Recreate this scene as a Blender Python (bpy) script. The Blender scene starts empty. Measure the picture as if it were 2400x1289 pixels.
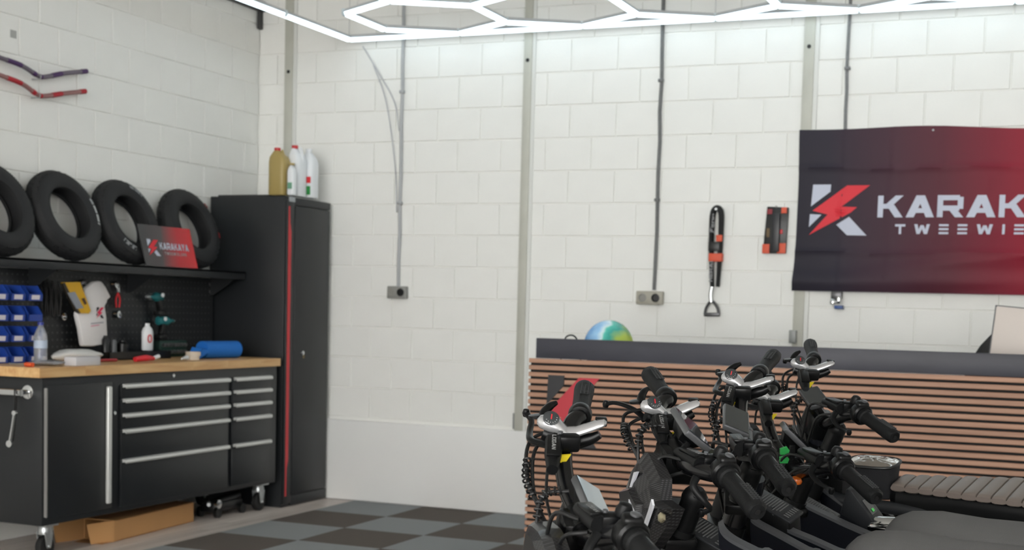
import bpy, bmesh, math, random
from mathutils import Vector, Matrix, Euler
random.seed(7)
sc = bpy.context.scene
COL = sc.collection

# ------------------------------------------------------------------ camera (surveyed from the block courses)
FPX, PPY, YAW, PITCH, ROLL = 3273.147, 958.525, 0.397199, -0.071107, 0.02606
CAM = Vector((5.313, -8.1164, 1.2915))
cf = Vector((-math.sin(YAW)*math.cos(PITCH), math.cos(YAW)*math.cos(PITCH), math.sin(PITCH)))
r0 = Vector((math.cos(YAW), math.sin(YAW), 0)); u0 = r0.cross(cf)
cr = r0*math.cos(ROLL) + u0*math.sin(ROLL); cu = u0*math.cos(ROLL) - r0*math.sin(ROLL)
camd = bpy.data.cameras.new('camera'); cam = bpy.data.objects.new('camera', camd); COL.objects.link(cam)
camd.sensor_width = 36; camd.sensor_fit = 'HORIZONTAL'; camd.lens = FPX*36/2400
camd.shift_y = (PPY-644.5)/2400; camd.clip_start = .05
Rm = Matrix((cr, cu, -cf)).transposed()
cam.matrix_world = Matrix.Translation(CAM) @ Rm.to_4x4()
camd.dof.use_dof = True; camd.dof.focus_distance = 2.7; camd.dof.aperture_fstop = 8.0
sc.camera = cam

# ------------------------------------------------------------------ world + exposure
w = bpy.data.worlds.new('sky'); sc.world = w; w.use_nodes = True
bg = w.node_tree.nodes['Background']; bg.inputs[0].default_value = (1, .985, .955, 1); bg.inputs[1].default_value = 5.9
vs = sc.view_settings; vs.view_transform = 'Standard'; vs.look = 'None'; vs.gamma = 1; vs.use_curve_mapping = False
vs.exposure = 0.6
LAMP_EMIT = 2.0

# ------------------------------------------------------------------ helpers
def survey(x, y, ax, v):
    "point on the plane axis=v that the photograph shows at pixel x, y"
    d = cf + cr*((x-1200)/FPX) - cu*((y-PPY)/FPX)
    return CAM + d*((v-CAM[ax])/d[ax])
def catmull(P, n=6):
    P = [Vector(p) for p in P]; Q = [P[0]*2-P[1]]+P+[P[-1]*2-P[-2]]; out = []
    for i in range(1, len(Q)-2):
        a, b, c, d = Q[i-1:i+3]
        for k in range(n):
            t = k/n
            out.append(.5*((2*b)+(c-a)*t+(2*a-5*b+4*c-d)*t*t+(3*b-a-3*c+d)*t*t*t))
    return out+[P[-1]]
def align(a, b):
    "matrix that puts local z on a->b, origin at a"
    a, b = Vector(a), Vector(b); return Matrix.Translation(a) @ (b-a).to_track_quat('Z', 'Y').to_matrix().to_4x4()
class MB:
    def __init__(s, M=None): s.v = []; s.f = []; s.M = M or Matrix.Identity(4)
    def add(s, vs, fs):
        o = len(s.v); s.v += [s.M @ Vector(q) for q in vs]; s.f += [tuple(i+o for i in t) for t in fs]; return s
    def box(s, x0, x1, y0, y1, z0, z1, M=None):
        v = [(x, y, z) for z in (z0, z1) for y in (y0, y1) for x in (x0, x1)]
        if M: v = [M @ Vector(q) for q in v]
        return s.add(v, [(0, 2, 3, 1), (4, 5, 7, 6), (0, 1, 5, 4), (2, 6, 7, 3), (0, 4, 6, 2), (1, 3, 7, 5)])
    def bar(s, a, b, wd, h, up=(0, 0, 1)):
        a, b = Vector(a), Vector(b); z = (b-a); L = z.length; z = z/L; x = Vector(up).cross(z)
        if x.length < 1e-4: x = Vector((1, 0, 0))
        x.normalize(); y = z.cross(x); R = Matrix((x, y, z)).transposed().to_4x4()
        return s.box(-wd/2, wd/2, -h/2, h/2, 0, L, Matrix.Translation(a) @ R)
    def tube(s, P, r, n=10, closed=False, smooth=0, sq=1.0):
        P = [Vector(p) for p in P]
        if smooth:
            if isinstance(r, (list, tuple)):
                rr = []
                for i in range(len(r)-1): rr += [r[i]+(r[i+1]-r[i])*k/smooth for k in range(smooth)]
                r = rr+[r[-1]]
            P = catmull(P, smooth)
        m = len(P); vs = []; up = None
        for i, p in enumerate(P):
            if closed: t = P[(i+1) % m]-P[i-1]
            else: t = P[min(i+1, m-1)]-P[max(i-1, 0)]
            t.normalize()
            if up is None:
                up = Vector((0, 0, 1)) if abs(t.z) < .9 else Vector((1, 0, 0))
            a = up-t*up.dot(t); a.normalize(); b = t.cross(a); up = a
            ri = r[i] if isinstance(r, (list, tuple)) else r
            for k in range(n):
                g = 2*math.pi*k/n; vs.append(p+a*(ri*math.cos(g))*sq+b*(ri*math.sin(g)))
        fs = []
        for i in range(m if closed else m-1):
            j = (i+1) % m
            for k in range(n):
                l = (k+1) % n; fs.append((i*n+k, i*n+l, j*n+l, j*n+k))
        if not closed: fs += [tuple(reversed(range(n))), tuple((m-1)*n+k for k in range(n))]
        return s.add(vs, fs)
    def lathe(s, prof, n=20, M=None, cap=True):
        M = M or Matrix.Identity(4); vs = []; fs = []
        for r, z in prof:
            for k in range(n):
                g = 2*math.pi*k/n; vs.append(M @ Vector((r*math.cos(g), r*math.sin(g), z)))
        for i in range(len(prof)-1):
            for k in range(n):
                l = (k+1) % n; fs.append((i*n+k, i*n+l, (i+1)*n+l, (i+1)*n+k))
        if cap: fs += [tuple(reversed(range(n))), tuple((len(prof)-1)*n+k for k in range(n))]
        return s.add(vs, fs)
    def prism(s, poly, h0, h1, M=None):
        M = M or Matrix.Identity(4); n = len(poly)
        vs = [M @ Vector((x, y, h0)) for x, y in poly]+[M @ Vector((x, y, h1)) for x, y in poly]
        fs = [tuple(reversed(range(n))), tuple(range(n, 2*n))]+[(i, (i+1) % n, n+(i+1) % n, n+i) for i in range(n)]
        return s.add(vs, fs)
    def loft(s, rings, cap=True):
        n = len(rings[0]); vs = [q for r in rings for q in r]; fs = []
        for i in range(len(rings)-1):
            for k in range(n):
                l = (k+1) % n; fs.append((i*n+k, i*n+l, (i+1)*n+l, (i+1)*n+k))
        if cap: fs += [tuple(reversed(range(n))), tuple((len(rings)-1)*n+k for k in range(n))]
        return s.add(vs, fs)
    def mesh(s, name, inv=None, bevel=0, seg=2, smooth=True, sub=0):
        bm = bmesh.new(); vv = [bm.verts.new((inv @ q) if inv else q) for q in s.v]
        for t in s.f:
            try: bm.faces.new([vv[i] for i in t])
            except ValueError: pass
        bmesh.ops.recalc_face_normals(bm, faces=bm.faces)
        if bevel:
            ed = [e for e in bm.edges if len(e.link_faces) == 2 and e.calc_face_angle(0) > .5]
            bmesh.ops.bevel(bm, geom=ed, offset=bevel, segments=seg, affect='EDGES', profile=.5, clamp_overlap=True)
        if sub:
            bmesh.ops.subdivide_edges(bm, edges=bm.edges, cuts=sub, use_grid_fill=True)
        me = bpy.data.meshes.new(name); bm.to_mesh(me); bm.free()
        if smooth:
            for p in me.polygons: p.use_smooth = True
            me.set_sharp_from_angle(angle=math.radians(38))
        return me
    def build(s, name, mat, parent=None, bevel=0, seg=2, smooth=True, label=None, loc=None, sub=0):
        inv = None; l = Vector((0, 0, 0))
        if parent is not None: inv = INV[parent.name]
        elif loc is not None: l = Vector(loc); inv = Matrix.Translation(-l)
        me = s.mesh(name, inv, bevel, seg, smooth, sub); o = bpy.data.objects.new(name, me); COL.objects.link(o)
        me.materials.append(mat)
        if parent is not None: o.parent = parent; INV[o.name] = INV[parent.name]
        else: o.location = l; INV[o.name] = Matrix.Translation(-l)
        if label: o['label'] = label
        return o
INV = {}
def tag(o, label, cat, group=None):
    o['label'] = label; o['category'] = cat
    if group: o['group'] = group
    return o
def thing(name, label, cat, loc=(0, 0, 0), group=None):
    o = bpy.data.objects.new(name, None); COL.objects.link(o); o.location = loc; o.empty_display_size = .05
    INV[o.name] = Matrix.Translation(-Vector(loc)); return tag(o, label, cat, group)
def struct(o): o['kind'] = 'structure'; return o
def inst(name, me, parent, loc, rot=(0, 0, 0), mat=None):
    o = bpy.data.objects.new(name, me); COL.objects.link(o); o.parent = parent; o.location = loc; o.rotation_euler = rot; return o

def lin(c):
    if isinstance(c, str): c = [int(c[i:i+2], 16)/255 for i in (1, 3, 5)]
    return tuple(q/12.92 if q <= .04045 else ((q+.055)/1.055)**2.4 for q in c)
MATS = {}
def mat(name, col, rough=.5, metal=0, bump=0, bscale=200, var=0, vscale=8, emit=0, coat=0, trans=0, spec=None, alpha=1):
    if name in MATS: return MATS[name]
    m = bpy.data.materials.new(name); m.use_nodes = True; nt = m.node_tree; b = nt.nodes['Principled BSDF']
    c = lin(col); b.inputs['Base Color'].default_value = (*c, 1); b.inputs['Roughness'].default_value = rough; b.inputs['Metallic'].default_value = metal
    if spec is not None: b.inputs['Specular IOR Level'].default_value = spec
    if coat: b.inputs['Coat Weight'].default_value = coat
    if trans: b.inputs['Transmission Weight'].default_value = trans
    if alpha < 1: b.inputs['Alpha'].default_value = alpha
    if emit: b.inputs['Emission Color'].default_value = (*c, 1); b.inputs['Emission Strength'].default_value = emit
    tc = nt.nodes.new('ShaderNodeTexCoord')
    if var:
        n = nt.nodes.new('ShaderNodeTexNoise'); n.inputs['Scale'].default_value = vscale; n.inputs['Detail'].default_value = 5
        nt.links.new(tc.outputs['Object'], n.inputs['Vector'])
        mx = nt.nodes.new('ShaderNodeMix'); mx.data_type = 'RGBA'
        mx.inputs['A'].default_value = (*[q*(1-var) for q in c], 1); mx.inputs['B'].default_value = (*[min(1, q*(1+var)) for q in c], 1)
        nt.links.new(n.outputs['Fac'], mx.inputs['Factor']); nt.links.new(mx.outputs['Result'], b.inputs['Base Color'])
    if bump:
        n = nt.nodes.new('ShaderNodeTexNoise'); n.inputs['Scale'].default_value = bscale; n.inputs['Detail'].default_value = 3
        nt.links.new(tc.outputs['Object'], n.inputs['Vector'])
        bp = nt.nodes.new('ShaderNodeBump'); bp.inputs['Strength'].default_value = bump; bp.inputs['Distance'].default_value = .01
        nt.links.new(n.outputs['Fac'], bp.inputs['Height']); nt.links.new(bp.outputs['Normal'], b.inputs['Normal'])
    MATS[name] = m; return m
def woodmat(name, c1, c2, axis=0, scale=30, stretch=.06, rough=.5, perobj=.15):
    m = bpy.data.materials.new(name); m.use_nodes = True; nt = m.node_tree; b = nt.nodes['Principled BSDF']; b.inputs['Roughness'].default_value = rough
    tc = nt.nodes.new('ShaderNodeTexCoord'); mp = nt.nodes.new('ShaderNodeMapping'); sv = [1, 1, 1]; sv[axis] = stretch; mp.inputs['Scale'].default_value = sv
    oi = nt.nodes.new('ShaderNodeObjectInfo'); ad = nt.nodes.new('ShaderNodeVectorMath'); ad.operation = 'ADD'
    sc_ = nt.nodes.new('ShaderNodeVectorMath'); sc_.operation = 'SCALE'; sc_.inputs['Scale'].default_value = 37
    cb = nt.nodes.new('ShaderNodeCombineXYZ')
    for i in range(3): nt.links.new(oi.outputs['Random'], cb.inputs[i])
    nt.links.new(cb.outputs[0], sc_.inputs[0]); nt.links.new(tc.outputs['Object'], ad.inputs[0]); nt.links.new(sc_.outputs[0], ad.inputs[1])
    nt.links.new(ad.outputs[0], mp.inputs['Vector'])
    n = nt.nodes.new('ShaderNodeTexNoise'); n.inputs['Scale'].default_value = scale; n.inputs['Detail'].default_value = 6; n.inputs['Distortion'].default_value = .6
    nt.links.new(mp.outputs[0], n.inputs['Vector'])
    rp = nt.nodes.new('ShaderNodeValToRGB'); rp.color_ramp.elements[0].position = .3; rp.color_ramp.elements[1].position = .72
    rp.color_ramp.elements[0].color = (*lin(c1), 1); rp.color_ramp.elements[1].color = (*lin(c2), 1)
    nt.links.new(n.outputs['Fac'], rp.inputs[0])
    hs = nt.nodes.new('ShaderNodeHueSaturation'); mr = nt.nodes.new('ShaderNodeMapRange'); mr.inputs['To Min'].default_value = 1-perobj; mr.inputs['To Max'].default_value = 1+perobj
    nt.links.new(oi.outputs['Random'], mr.inputs['Value']); nt.links.new(mr.outputs[0], hs.inputs['Value']); nt.links.new(rp.outputs[0], hs.inputs['Color'])
    nt.links.new(hs.outputs[0], b.inputs['Base Color']); return m

# ------------------------------------------------------------------ lettering (stroke quads, unit height)
def hq(ax, ay, bx, by, wd): return [(ax-wd/2, ay), (ax+wd/2, ay), (bx+wd/2, by), (bx-wd/2, by)]
def rq(x0, x1, y0, y1): return [(x0, y0), (x1, y0), (x1, y1), (x0, y1)]
def glyph(ch, t=.25, bars=False):
    W = 1.25; k = t*1.45
    if ch == 'K': return W, [rq(0, t, 0, 1), hq(t+.12, .42, W-k/2, 1, k), hq(t+.34, .58, W-k/2, 0, k), rq(t, t+.3, .4, .62)]
    if ch == 'A': return W+.12, [hq(k/2, 0, .68, 1, k), hq(W+.12-k/2, 0, .70, 1, k), rq(.3, 1.06, .2, .2+t*.8)]
    if ch == 'R': return W, [rq(0, t, 0, 1), rq(t, W-.2, 1-t*.85, 1), rq(t, W-.2, .3, .3+t*.85), rq(W-t-.02, W-.02, .38, .92), hq(W-.5, .34, W-k/2, 0, k)]
    if ch == 'Y': return W, [hq(W/2, .42, k/2, 1, k), hq(W/2, .42, W-k/2, 1, k), rq(W/2-t/2, W/2+t/2, 0, .45)]
    if ch == 'T': return 1.1, [rq(0, 1.1, 1-t*.9, 1), rq(.55-t/2, .55+t/2, 0, 1-t*.9)]
    if ch == 'W': return 1.7, [hq(.45, 0, k/2, 1, k*.9), hq(.45, 0, .85, .9, k*.9), hq(1.25, 0, .85, .9, k*.9), hq(1.25, 0, 1.7-k/2, 1, k*.9)]
    if ch == 'E':
        q = [rq(0, 1, 0, t*.8), rq(0, 1, .5-t*.4, .5+t*.4), rq(0, 1, 1-t*.8, 1)]
        return 1, q if bars else q+[rq(0, t, 0, 1)]
    if ch == 'I': return t, [rq(0, t, 0, 1)]
    if ch == 'L': return .95, [rq(0, t, 0, 1), rq(t, .95, 0, t*.85)]
    if ch == 'S': return 1, [rq(0, 1, 0, t*.8), rq(0, 1, .5-t*.4, .5+t*.4), rq(0, 1, 1-t*.8, 1), rq(0, t, .5, 1), rq(1-t, 1, 0, .5)]
    if ch == 'C': return 1, [rq(0, 1, 0, t*.8), rq(0, 1, 1-t*.8, 1), rq(0, t, 0, 1)]
    if ch == 'G': return 1.1, [rq(0, 1.1, 0, t*.8), rq(0, 1.1, 1-t*.8, 1), rq(0, t, 0, 1), rq(1.1-t, 1.1, 0, .5), rq(.55, 1.1, .4, .4+t*.7)]
    if ch == 'O': return 1.1, [rq(0, 1.1, 0, t*.8), rq(0, 1.1, 1-t*.8, 1), rq(0, t, 0, 1), rq(1.1-t, 1.1, 0, 1)]
    if ch == 'N': return 1.1, [rq(0, t, 0, 1), rq(1.1-t, 1.1, 0, 1), hq(1.1-t/2, 0, t/2, 1, t)]
    if ch == 'F': return 1, [rq(0, t, 0, 1), rq(0, 1, 1-t*.8, 1), rq(0, .85, .5-t*.4, .5+t*.4)]
    if ch == 'H': return 1.1, [rq(0, t, 0, 1), rq(1.1-t, 1.1, 0, 1), rq(0, 1.1, .5-t*.4, .5+t*.4)]
    if ch == 'U': return 1.1, [rq(0, t, 0, 1), rq(1.1-t, 1.1, 0, 1), rq(0, 1.1, 0, t*.8)]
    return .5, []
def textquads(txt, h, gap=.2, t=.25, bars=False, width=None):
    "quads of a word, baseline at 0; width rescales it to fit"
    x = 0; out = []
    for ch in txt:
        W, q = glyph(ch, t, bars); out += [[((a+x)*h, b*h) for a, b in p] for p in q]; x += W+gap
    tw = (x-gap)*h
    if width: out = [[(a*width/tw, b) for a, b in p] for p in out]; tw = width
    return out, tw
def letters(txt, h, gap=.2, t=.25, bars=False):
    "the same word, quads grouped letter by letter"
    x = 0; out = []
    for ch in txt:
        W, q = glyph(ch, t, bars); out.append([[((a+x)*h, b*h) for a, b in p] for p in q]); x += W+gap
    return out
# the K-and-bolt emblem in a 1 x 1 box (x right, y up)
LOGO_W = [[(.04, 1), (.345, 1), (.34, .86), (.02, .57)], [(.012, .415), (.21, .405), (0, .16)], [(.675, .365), (.98, 0), (.65, .005), (.465, .21)]]
LOGO_R = [[(.62, .98), (1, .98), (.54, .565), (.80, .555), (.70, .45), (0, .005), (.31, .41), (.05, .485)]]

# ------------------------------------------------------------------ materials of the room
M_block = mat('painted_block', '#EDEDE9', .62, bump=.12, bscale=90, var=.03, vscale=5)
M_mortar = mat('painted_mortar', '#EDEDE9', .8)
M_plinth = mat('painted_plinth', '#EFEFED', .35, bump=.03, bscale=14, var=.025, vscale=2.5)
M_white = mat('white_plaster', '#E8E8E6', .7)
M_black = mat('powder_black', '#1A1D20', .42, bump=.02, bscale=500)
M_black2 = M_black
M_alu = mat('brushed_aluminium', '#D6D7D4', .38, .35)
M_chrome = mat('chrome', '#DADCDD', .12, 1)
M_steelw = mat('zinc_steel', '#B9BDBE', .35, .9)
M_blackplastic = mat('black_plastic', '#0C0D0E', .38)
M_rubber = mat('black_rubber', '#111112', .62, bump=.05, bscale=300)
M_cardtile_g = mat('grey_carpet', '#8C8F90', .95, bump=.35, bscale=600, var=.12, vscale=120)
M_cardtile_b = mat('brown_carpet', '#5A524C', .95, bump=.35, bscale=600, var=.12, vscale=120)
M_red = mat('red_paint', '#C8242E', .4)

# ------------------------------------------------------------------ the room shell
RX, RY, CZ = 8.6, -11.0, 4.3
fl = struct(MB().box(-.3, RX+.3, RY-4, .3, -.12, -.012).build('floor', mat('screed', '#8E8A86', .7, var=.08)))
wb = struct(MB().box(-.3, RX+.3, .0085, .3, 0, CZ).build('wall_back', M_mortar))
wl = struct(MB().box(-.3, -.0085, RY, .0085, 0, CZ).build('wall_left', M_mortar))
struct(MB().box(RX, RX+.3, RY, .006, 0, CZ).build('wall_right', M_white))
fw_ = MB().box(-.3, 1.6, RY-.25, RY, 0, CZ).box(7.6, RX+.3, RY-.25, RY, 0, CZ).box(1.6, 7.6, RY-.25, RY, 3.9, CZ)
struct(fw_.build('wall_front', M_white))
struct(MB().box(-.3, RX+.3, RY-.25, .3, CZ, CZ+.2).build('ceiling', mat('ceiling_grey', '#B9B7B2', .8)))
pl = struct(MB().box(0, RX, -.028, .015, 0, .531).build('baseboard_back', M_plinth, bevel=.008)); 

# painted blocks, 300 x 200 coursing
BMESH = {}
def blockmesh(wd):
    k = round(wd, 3)
    if k not in BMESH:
        g = .003; a, b = g, wd-g; z0, z1 = g, .2-g; c = .003
        b_ = MB(); vs = [(a, 0, z0), (b, 0, z0), (b, 0, z1), (a, 0, z1)]; fr = [(a+c, -.0095, z0+c), (b-c, -.0095, z0+c), (b-c, -.0095, z1-c), (a+c, -.0095, z1-c)]
        b_.add([Vector(q)+Vector((0, .0085, 0)) for q in vs]+[Vector(q)+Vector((0, .0085, 0)) for q in fr], [(4, 5, 6, 7), (0, 1, 5, 4), (1, 2, 6, 5), (2, 3, 7, 6), (3, 0, 4, 7)])
        me = b_.mesh('block', smooth=False); me.materials.append(M_block); BMESH[k] = me
    return BMESH[k]
def lay(parent, n0, n1, x_end, off_odd, off_even, start, rot, along):
    for r in range(n0, n1):
        z = 1.751+.2*r; off = off_odd if r % 2 else off_even
        edges = [start]; e = off
        while e <= start+.02: e += .3
        while e < x_end: edges.append(e); e += .3
        edges.append(x_end)
        for a, b in zip(edges, edges[1:]):
            if b-a < .03: continue
            inst('block', blockmesh(b-a), parent, along(a, z), rot)
lay(wb, -6, 8, 5.25, .145, .290, 0, (0, 0, 0), lambda a, z: (a, 0, z))
# left wall: block local x runs towards the back wall (+y)
lay(wl, -1, 8, 0, -.02-3.0, -.169-3.0, -2.9, (0, 0, math.pi/2), lambda a, z: (0, a, z))
MB().box(0, RX, 0, .015, 3.351, CZ).build('upper_course', M_block, wb)
MB().box(5.25, RX, -.001, .015, .531, 3.351).build('right_field', M_block, wb)
MB().box(-.015, .001, RY, 0, 3.351, CZ).build('upper_course', M_block, wl)
MB().box(-.015, .001, RY, -2.9, 0, 3.351).build('near_field', M_block, wl)
MB().box(-.015, .001, -2.9, 0, 0, 1.551).build('lower_field', M_block, wl)

# floor: carpet tiles in a checker, vinyl planks along the bench
TS = .513
tiles = []
for m_ in (M_cardtile_g, M_cardtile_b):
    me = MB().box(.001, TS-.001, .001-TS, -.001, -.012, 0).mesh('carpet_tile', bevel=.002, seg=1); me.materials.append(m_); tiles.append(me)
for i in range(10):
    for j in range(10):
        inst('carpet_tile', tiles[(i+j) % 2], fl, (.80+TS*i, -.03-TS*j, 0))
M_plank = woodmat('vinyl_plank', '#B7ACA4', '#D8CEC6', axis=1, scale=26, stretch=.05, rough=.42, perobj=.12)
PLK = {}
def plank(ln):
    if ln not in PLK:
        PLK[ln] = MB().box(.0008, .1592, .001-ln, -.001, -.012, -.001).mesh('floor_plank', bevel=.0015, seg=1); PLK[ln].materials.append(M_plank)
    return PLK[ln]
for i in range(5):
    y = -.03; ln = (.45, .95, .7, 1.2, .3)[i]
    while y > -4.2:
        inst('floor_plank', plank(ln), fl, (.16*i, y, 0)); y -= ln; ln = 1.2

# steel wind posts
M_post = mat('galvanised_post', '#BDBDB3', .6, .15, var=.10, vscale=9)
M_postlip = mat('post_lip', '#DCDDD9', .5)
for n, (x, wd) in enumerate(((.212, .085), (1.935, .075), (3.665, .085))):
    p = struct(MB().box(x, x+wd*.72, -.024, .0, .531, 3.9).build('trim_%d' % (n+1), M_post, bevel=.002))
    MB().box(x+wd*.72, x+wd, -.014, 0, .531, 3.9).build('edge_strip', M_postlip, p)
    for z in (2.83,):
        MB().lathe([(.012, 0), (.012, .003)], 12, Matrix.Translation((x+wd*.36, -.024, z)) @ Matrix.Rotation(math.pi/2, 4, 'X')).build('bolt_hole', M_blackplastic, p)
    MB().box(x-.012, x, -.02, 0, .54, .64).build('foot_bracket', mat('grey_bracket', '#8F918F', .5, .4), p)
a = survey(1859, 786, 1, -.03); q = MB().box(a.x-.02, a.x+.02, -.055, -.006, a.z-.045, a.z+.03).build('clamp_bracket', mat('grey_bracket', '#8F918F', .5, .4), p, bevel=.003)
# cable tray along the top of the left wall
o = MB().box(.006, .05, -3.2, -.006, 3.235, 3.30).build('cable_tray', mat('tray_dark', '#3A3A3A', .6), loc=(.028, -1.6, 3.235), bevel=.003)
tag(o, 'dark cable tray fixed along the top of the block wall', 'cable tray')
o = MB().box(.006, .03, -.045, -.012, 3.12, 3.235).build('tray_end', mat('tray_dark', '#3A3A3A', .6), o)

# conduits with sockets
def conduit(x, z0, colr, lab, r=.011, wob=0.004):
    P = [Vector((x+random.uniform(-wob, wob), -.013, z0+(3.9-z0)*k/14)) for k in range(15)]
    t = thing('conduit_pipe', lab, 'conduit', (x, -.013, z0))
    MB().tube(P, r, 8).build('pipe', colr, t)
    for k in (3, 7, 11):
        MB().box(x-.016, x+.016, -.03, -.006, P[k].z, P[k].z+.018).build('clip', colr, t, bevel=.003)
conduit(1.092, 1.42, mat('pale_conduit', '#A9ABAD', .5), 'pale grey conduit pipe above the double socket with two round inserts')
conduit(2.822, 1.43, mat('dark_conduit', '#6B6C6C', .6, var=.3, vscale=40), 'dark grey conduit pipe above the beige socket beside the strap')
conduit(3.915, 2.36, mat('dark_conduit2', '#7A7B7C', .6, var=.35, vscale=40), 'dark conduit pipe running down behind the banner', r=.009)
o = thing('loose_wire', 'thin pale wire sagging from the lamp to the conduit', 'wire', (.9, -.02, 2.4))
MB().tube([(.80, -.02, 2.97), (.93, -.02, 2.78), (1.04, -.018, 2.6), (1.075, -.016, 2.42)], .004, 6, smooth=5).build('wire', mat('pale_wire', '#B9BBBE', .6), o)
MB().tube([(.88, -.02, 2.85), (.98, -.018, 2.6), (1.05, -.016, 2.2), (1.07, -.016, 1.9)], .004, 6, smooth=5).build('wire', mat('pale_wire', '#B9BBBE', .6), o)
def socket(x, z, wd, body, lab, dark):
    t = thing('wall_socket', lab, 'socket', (x, -.006, z))
    MB().box(x-wd/2, x+wd/2, -.046, -.006, z-.04, z+.04).build('back_box', body, t, bevel=.006)
    for i, s in enumerate((-1, 1)):
        Mx = Matrix.Translation((x+s*wd*.25, -.046, z)) @ Matrix.Rotation(math.pi/2, 4, 'X')
        MB().lathe([(.024, 0), (.026, .006), (.02, .007), (.018, .001), (.0, .001)], 18, Mx, cap=False).build('insert', M_blackplastic if dark[i] else mat('socket_insert', '#8D8C86', .45), t)
socket(1.092, 1.383, .135, mat('socket_grey', '#8F8F8B', .5), 'grey double wall socket on the thin pale conduit', (0, 1))
socket(2.80, 1.383, .165, mat('socket_beige', '#A8A497', .5), 'beige double wall socket with one black insert', (0, 1))

# ------------------------------------------------------------------ hexagon LED ceiling lamp
LZ = 3.0
M_led = mat('led_tube', '#E4F6FF', .4, emit=LAMP_EMIT)
M_house = mat('lamp_housing', '#C8CDD0', .5)
lamp = thing('hexagon_lamp', 'white glowing hexagon grid lamp hung under the ceiling', 'lamp', (3.0, -1.3, LZ))
TUBES = {}
def tubemesh(L):
    k = round(L, 3)
    if k not in TUBES:
        d = MB(); n = 10; r = .021
        rings = []
        for x in (.012, L-.012):
            rings.append([(x, r*math.cos(math.pi*(1.0*i/n)+math.pi), r*math.sin(math.pi*i/n+math.pi)) for i in range(n+1)])
        d.loft(rings)
        h = MB(); rings = []
        for x in (.004, L-.004):
            rings.append([(x, .0235*math.cos(math.pi*i/n), .001+.0235*math.sin(math.pi*i/n)) for i in range(n+1)])
        h.loft(rings)
        a = d.mesh('light_tube'); a.materials.append(M_led); b = h.mesh('housing'); b.materials.append(M_house); TUBES[k] = (a, b)
    return TUBES[k]
HR = .47; done = set(); vset = {}
def edge(a, b):
    k = tuple(sorted(((round(a[0], 2), round(a[1], 2)), (round(b[0], 2), round(b[1], 2)))))
    if k in done: return
    done.add(k); L = math.hypot(b[0]-a[0], b[1]-a[1]); t, h = tubemesh(L); g = math.atan2(b[1]-a[1], b[0]-a[0])
    o = inst('light_tube', t, lamp, (a[0]-3.0, a[1]+1.3, 0), (0, 0, g)); inst('housing', h, o, (0, 0, 0))
    for p in (a, b): vset[(round(p[0], 2), round(p[1], 2))] = p
hexes = [(1.545+.814*i+(.407 if j % 2 else 0), -.60-.705*j) for j in range(3) for i in range(5 if j % 2 == 0 else 4)]
for cx, cy in hexes:
    V = [(cx+HR*math.sin(math.pi/3*k), cy+HR*math.cos(math.pi/3*k)) for k in range(6)]
    for k in range(6): edge(V[k], V[(k+1) % 6])
bx0, bx1, by0, by1 = .76, 5.58, -.13, -2.48
xs = [bx0, 1.545]+[1.545+.814*i for i in range(1, 5)]+[bx1]
for y in (by0, by1):
    for a, b in zip(xs, xs[1:]): edge((a, y), (b, y))
ys = [by0, by0-.784, by0-1.567, by1]
for x in (bx0, bx1):
    for a, b in zip(ys, ys[1:]): edge((x, a), (x, b))
cm = MB().lathe([(.0, -.016), (.02, -.016), (.026, -.008), (.026, .02), (.0, .024)], 12, cap=False).mesh('connector'); cm.materials.append(mat('lamp_joint', '#DDEBF0', .5))
for p in vset.values(): inst('connector', cm, lamp, (p[0]-3.0, p[1]+1.3, 0))
for x, y in ((bx0, by0), (bx1, by0), (bx0, by1), (bx1, by1), (3.17, -.13), (3.17, -2.48)):
    MB().tube([(x, y, LZ+.02), (x, y, CZ)], .002, 6).build('hanging_wire', M_steelw, lamp)

# ------------------------------------------------------------------ banner
def flagd(x, z):
    "depth of the cloth in front of the wall"
    d = .034+.004*math.sin(x*9+z*3)+.003*math.sin(z*17+x*2)
    for zz, s in ((2.13, .008), (1.66, .009)): d += s*math.exp(-((z-zz-.01*math.sin(x*7))/.012)**2)
    for xx in (3.92, 4.19, 4.46, 4.73, 5.0): d += .005*math.exp(-((x-xx-.008*math.sin(z*9))/.010)**2)
    q = (z-1.44)/.25
    d += .045*max(0, 1-1.6*abs(q-.45-.5*(x-4.1)))*max(0, min(1, (x-3.9)/.5))
    d += .02*math.exp(-((z-1.50)/.05)**2)
    return d
FX0, FX1, FZ0, FZ1 = 3.66, 5.16, 1.442, 2.352
flag = thing('banner', 'dark plum to red cloth banner with white lettering pinned to the block wall', 'banner', ((FX0+FX1)/2, -.01, FZ0))
nx, nz = 90, 56; vs_ = []; fs_ = []
for j in range(nz+1):
    for i in range(nx+1):
        u, v = i/nx, j/nz; x = FX0+u*(FX1-FX0); z = FZ0+v*(FZ1-FZ0)
        xo = x+.012*(1-u)*math.sin(v*3.0)-.006*(1-v); zo = z+.012*math.sin(u*math.pi*1.3+.6)*v-.006*v*math.sin(u*math.pi*3)
        vs_.append((xo, -flagd(x, z), zo))
fs_ = [(j*(nx+1)+i, j*(nx+1)+i+1, (j+1)*(nx+1)+i+1, (j+1)*(nx+1)+i) for j in range(nz) for i in range(nx)]
M_flag = bpy.data.materials.new('banner_print'); M_flag.use_nodes = True; nt = M_flag.node_tree; b = nt.nodes['Principled BSDF']; b.inputs['Roughness'].default_value = .6
b.inputs['Specular IOR Level'].default_value = .3
tc = nt.nodes.new('ShaderNodeTexCoord'); sp = nt.nodes.new('ShaderNodeSeparateXYZ'); nt.links.new(tc.outputs['Object'], sp.inputs[0])
ma = nt.nodes.new('ShaderNodeMath'); ma.operation = 'MULTIPLY_ADD'; ma.inputs[1].default_value = .10; nt.links.new(sp.outputs['Z'], ma.inputs[0]); nt.links.new(sp.outputs['X'], ma.inputs[2])
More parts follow.
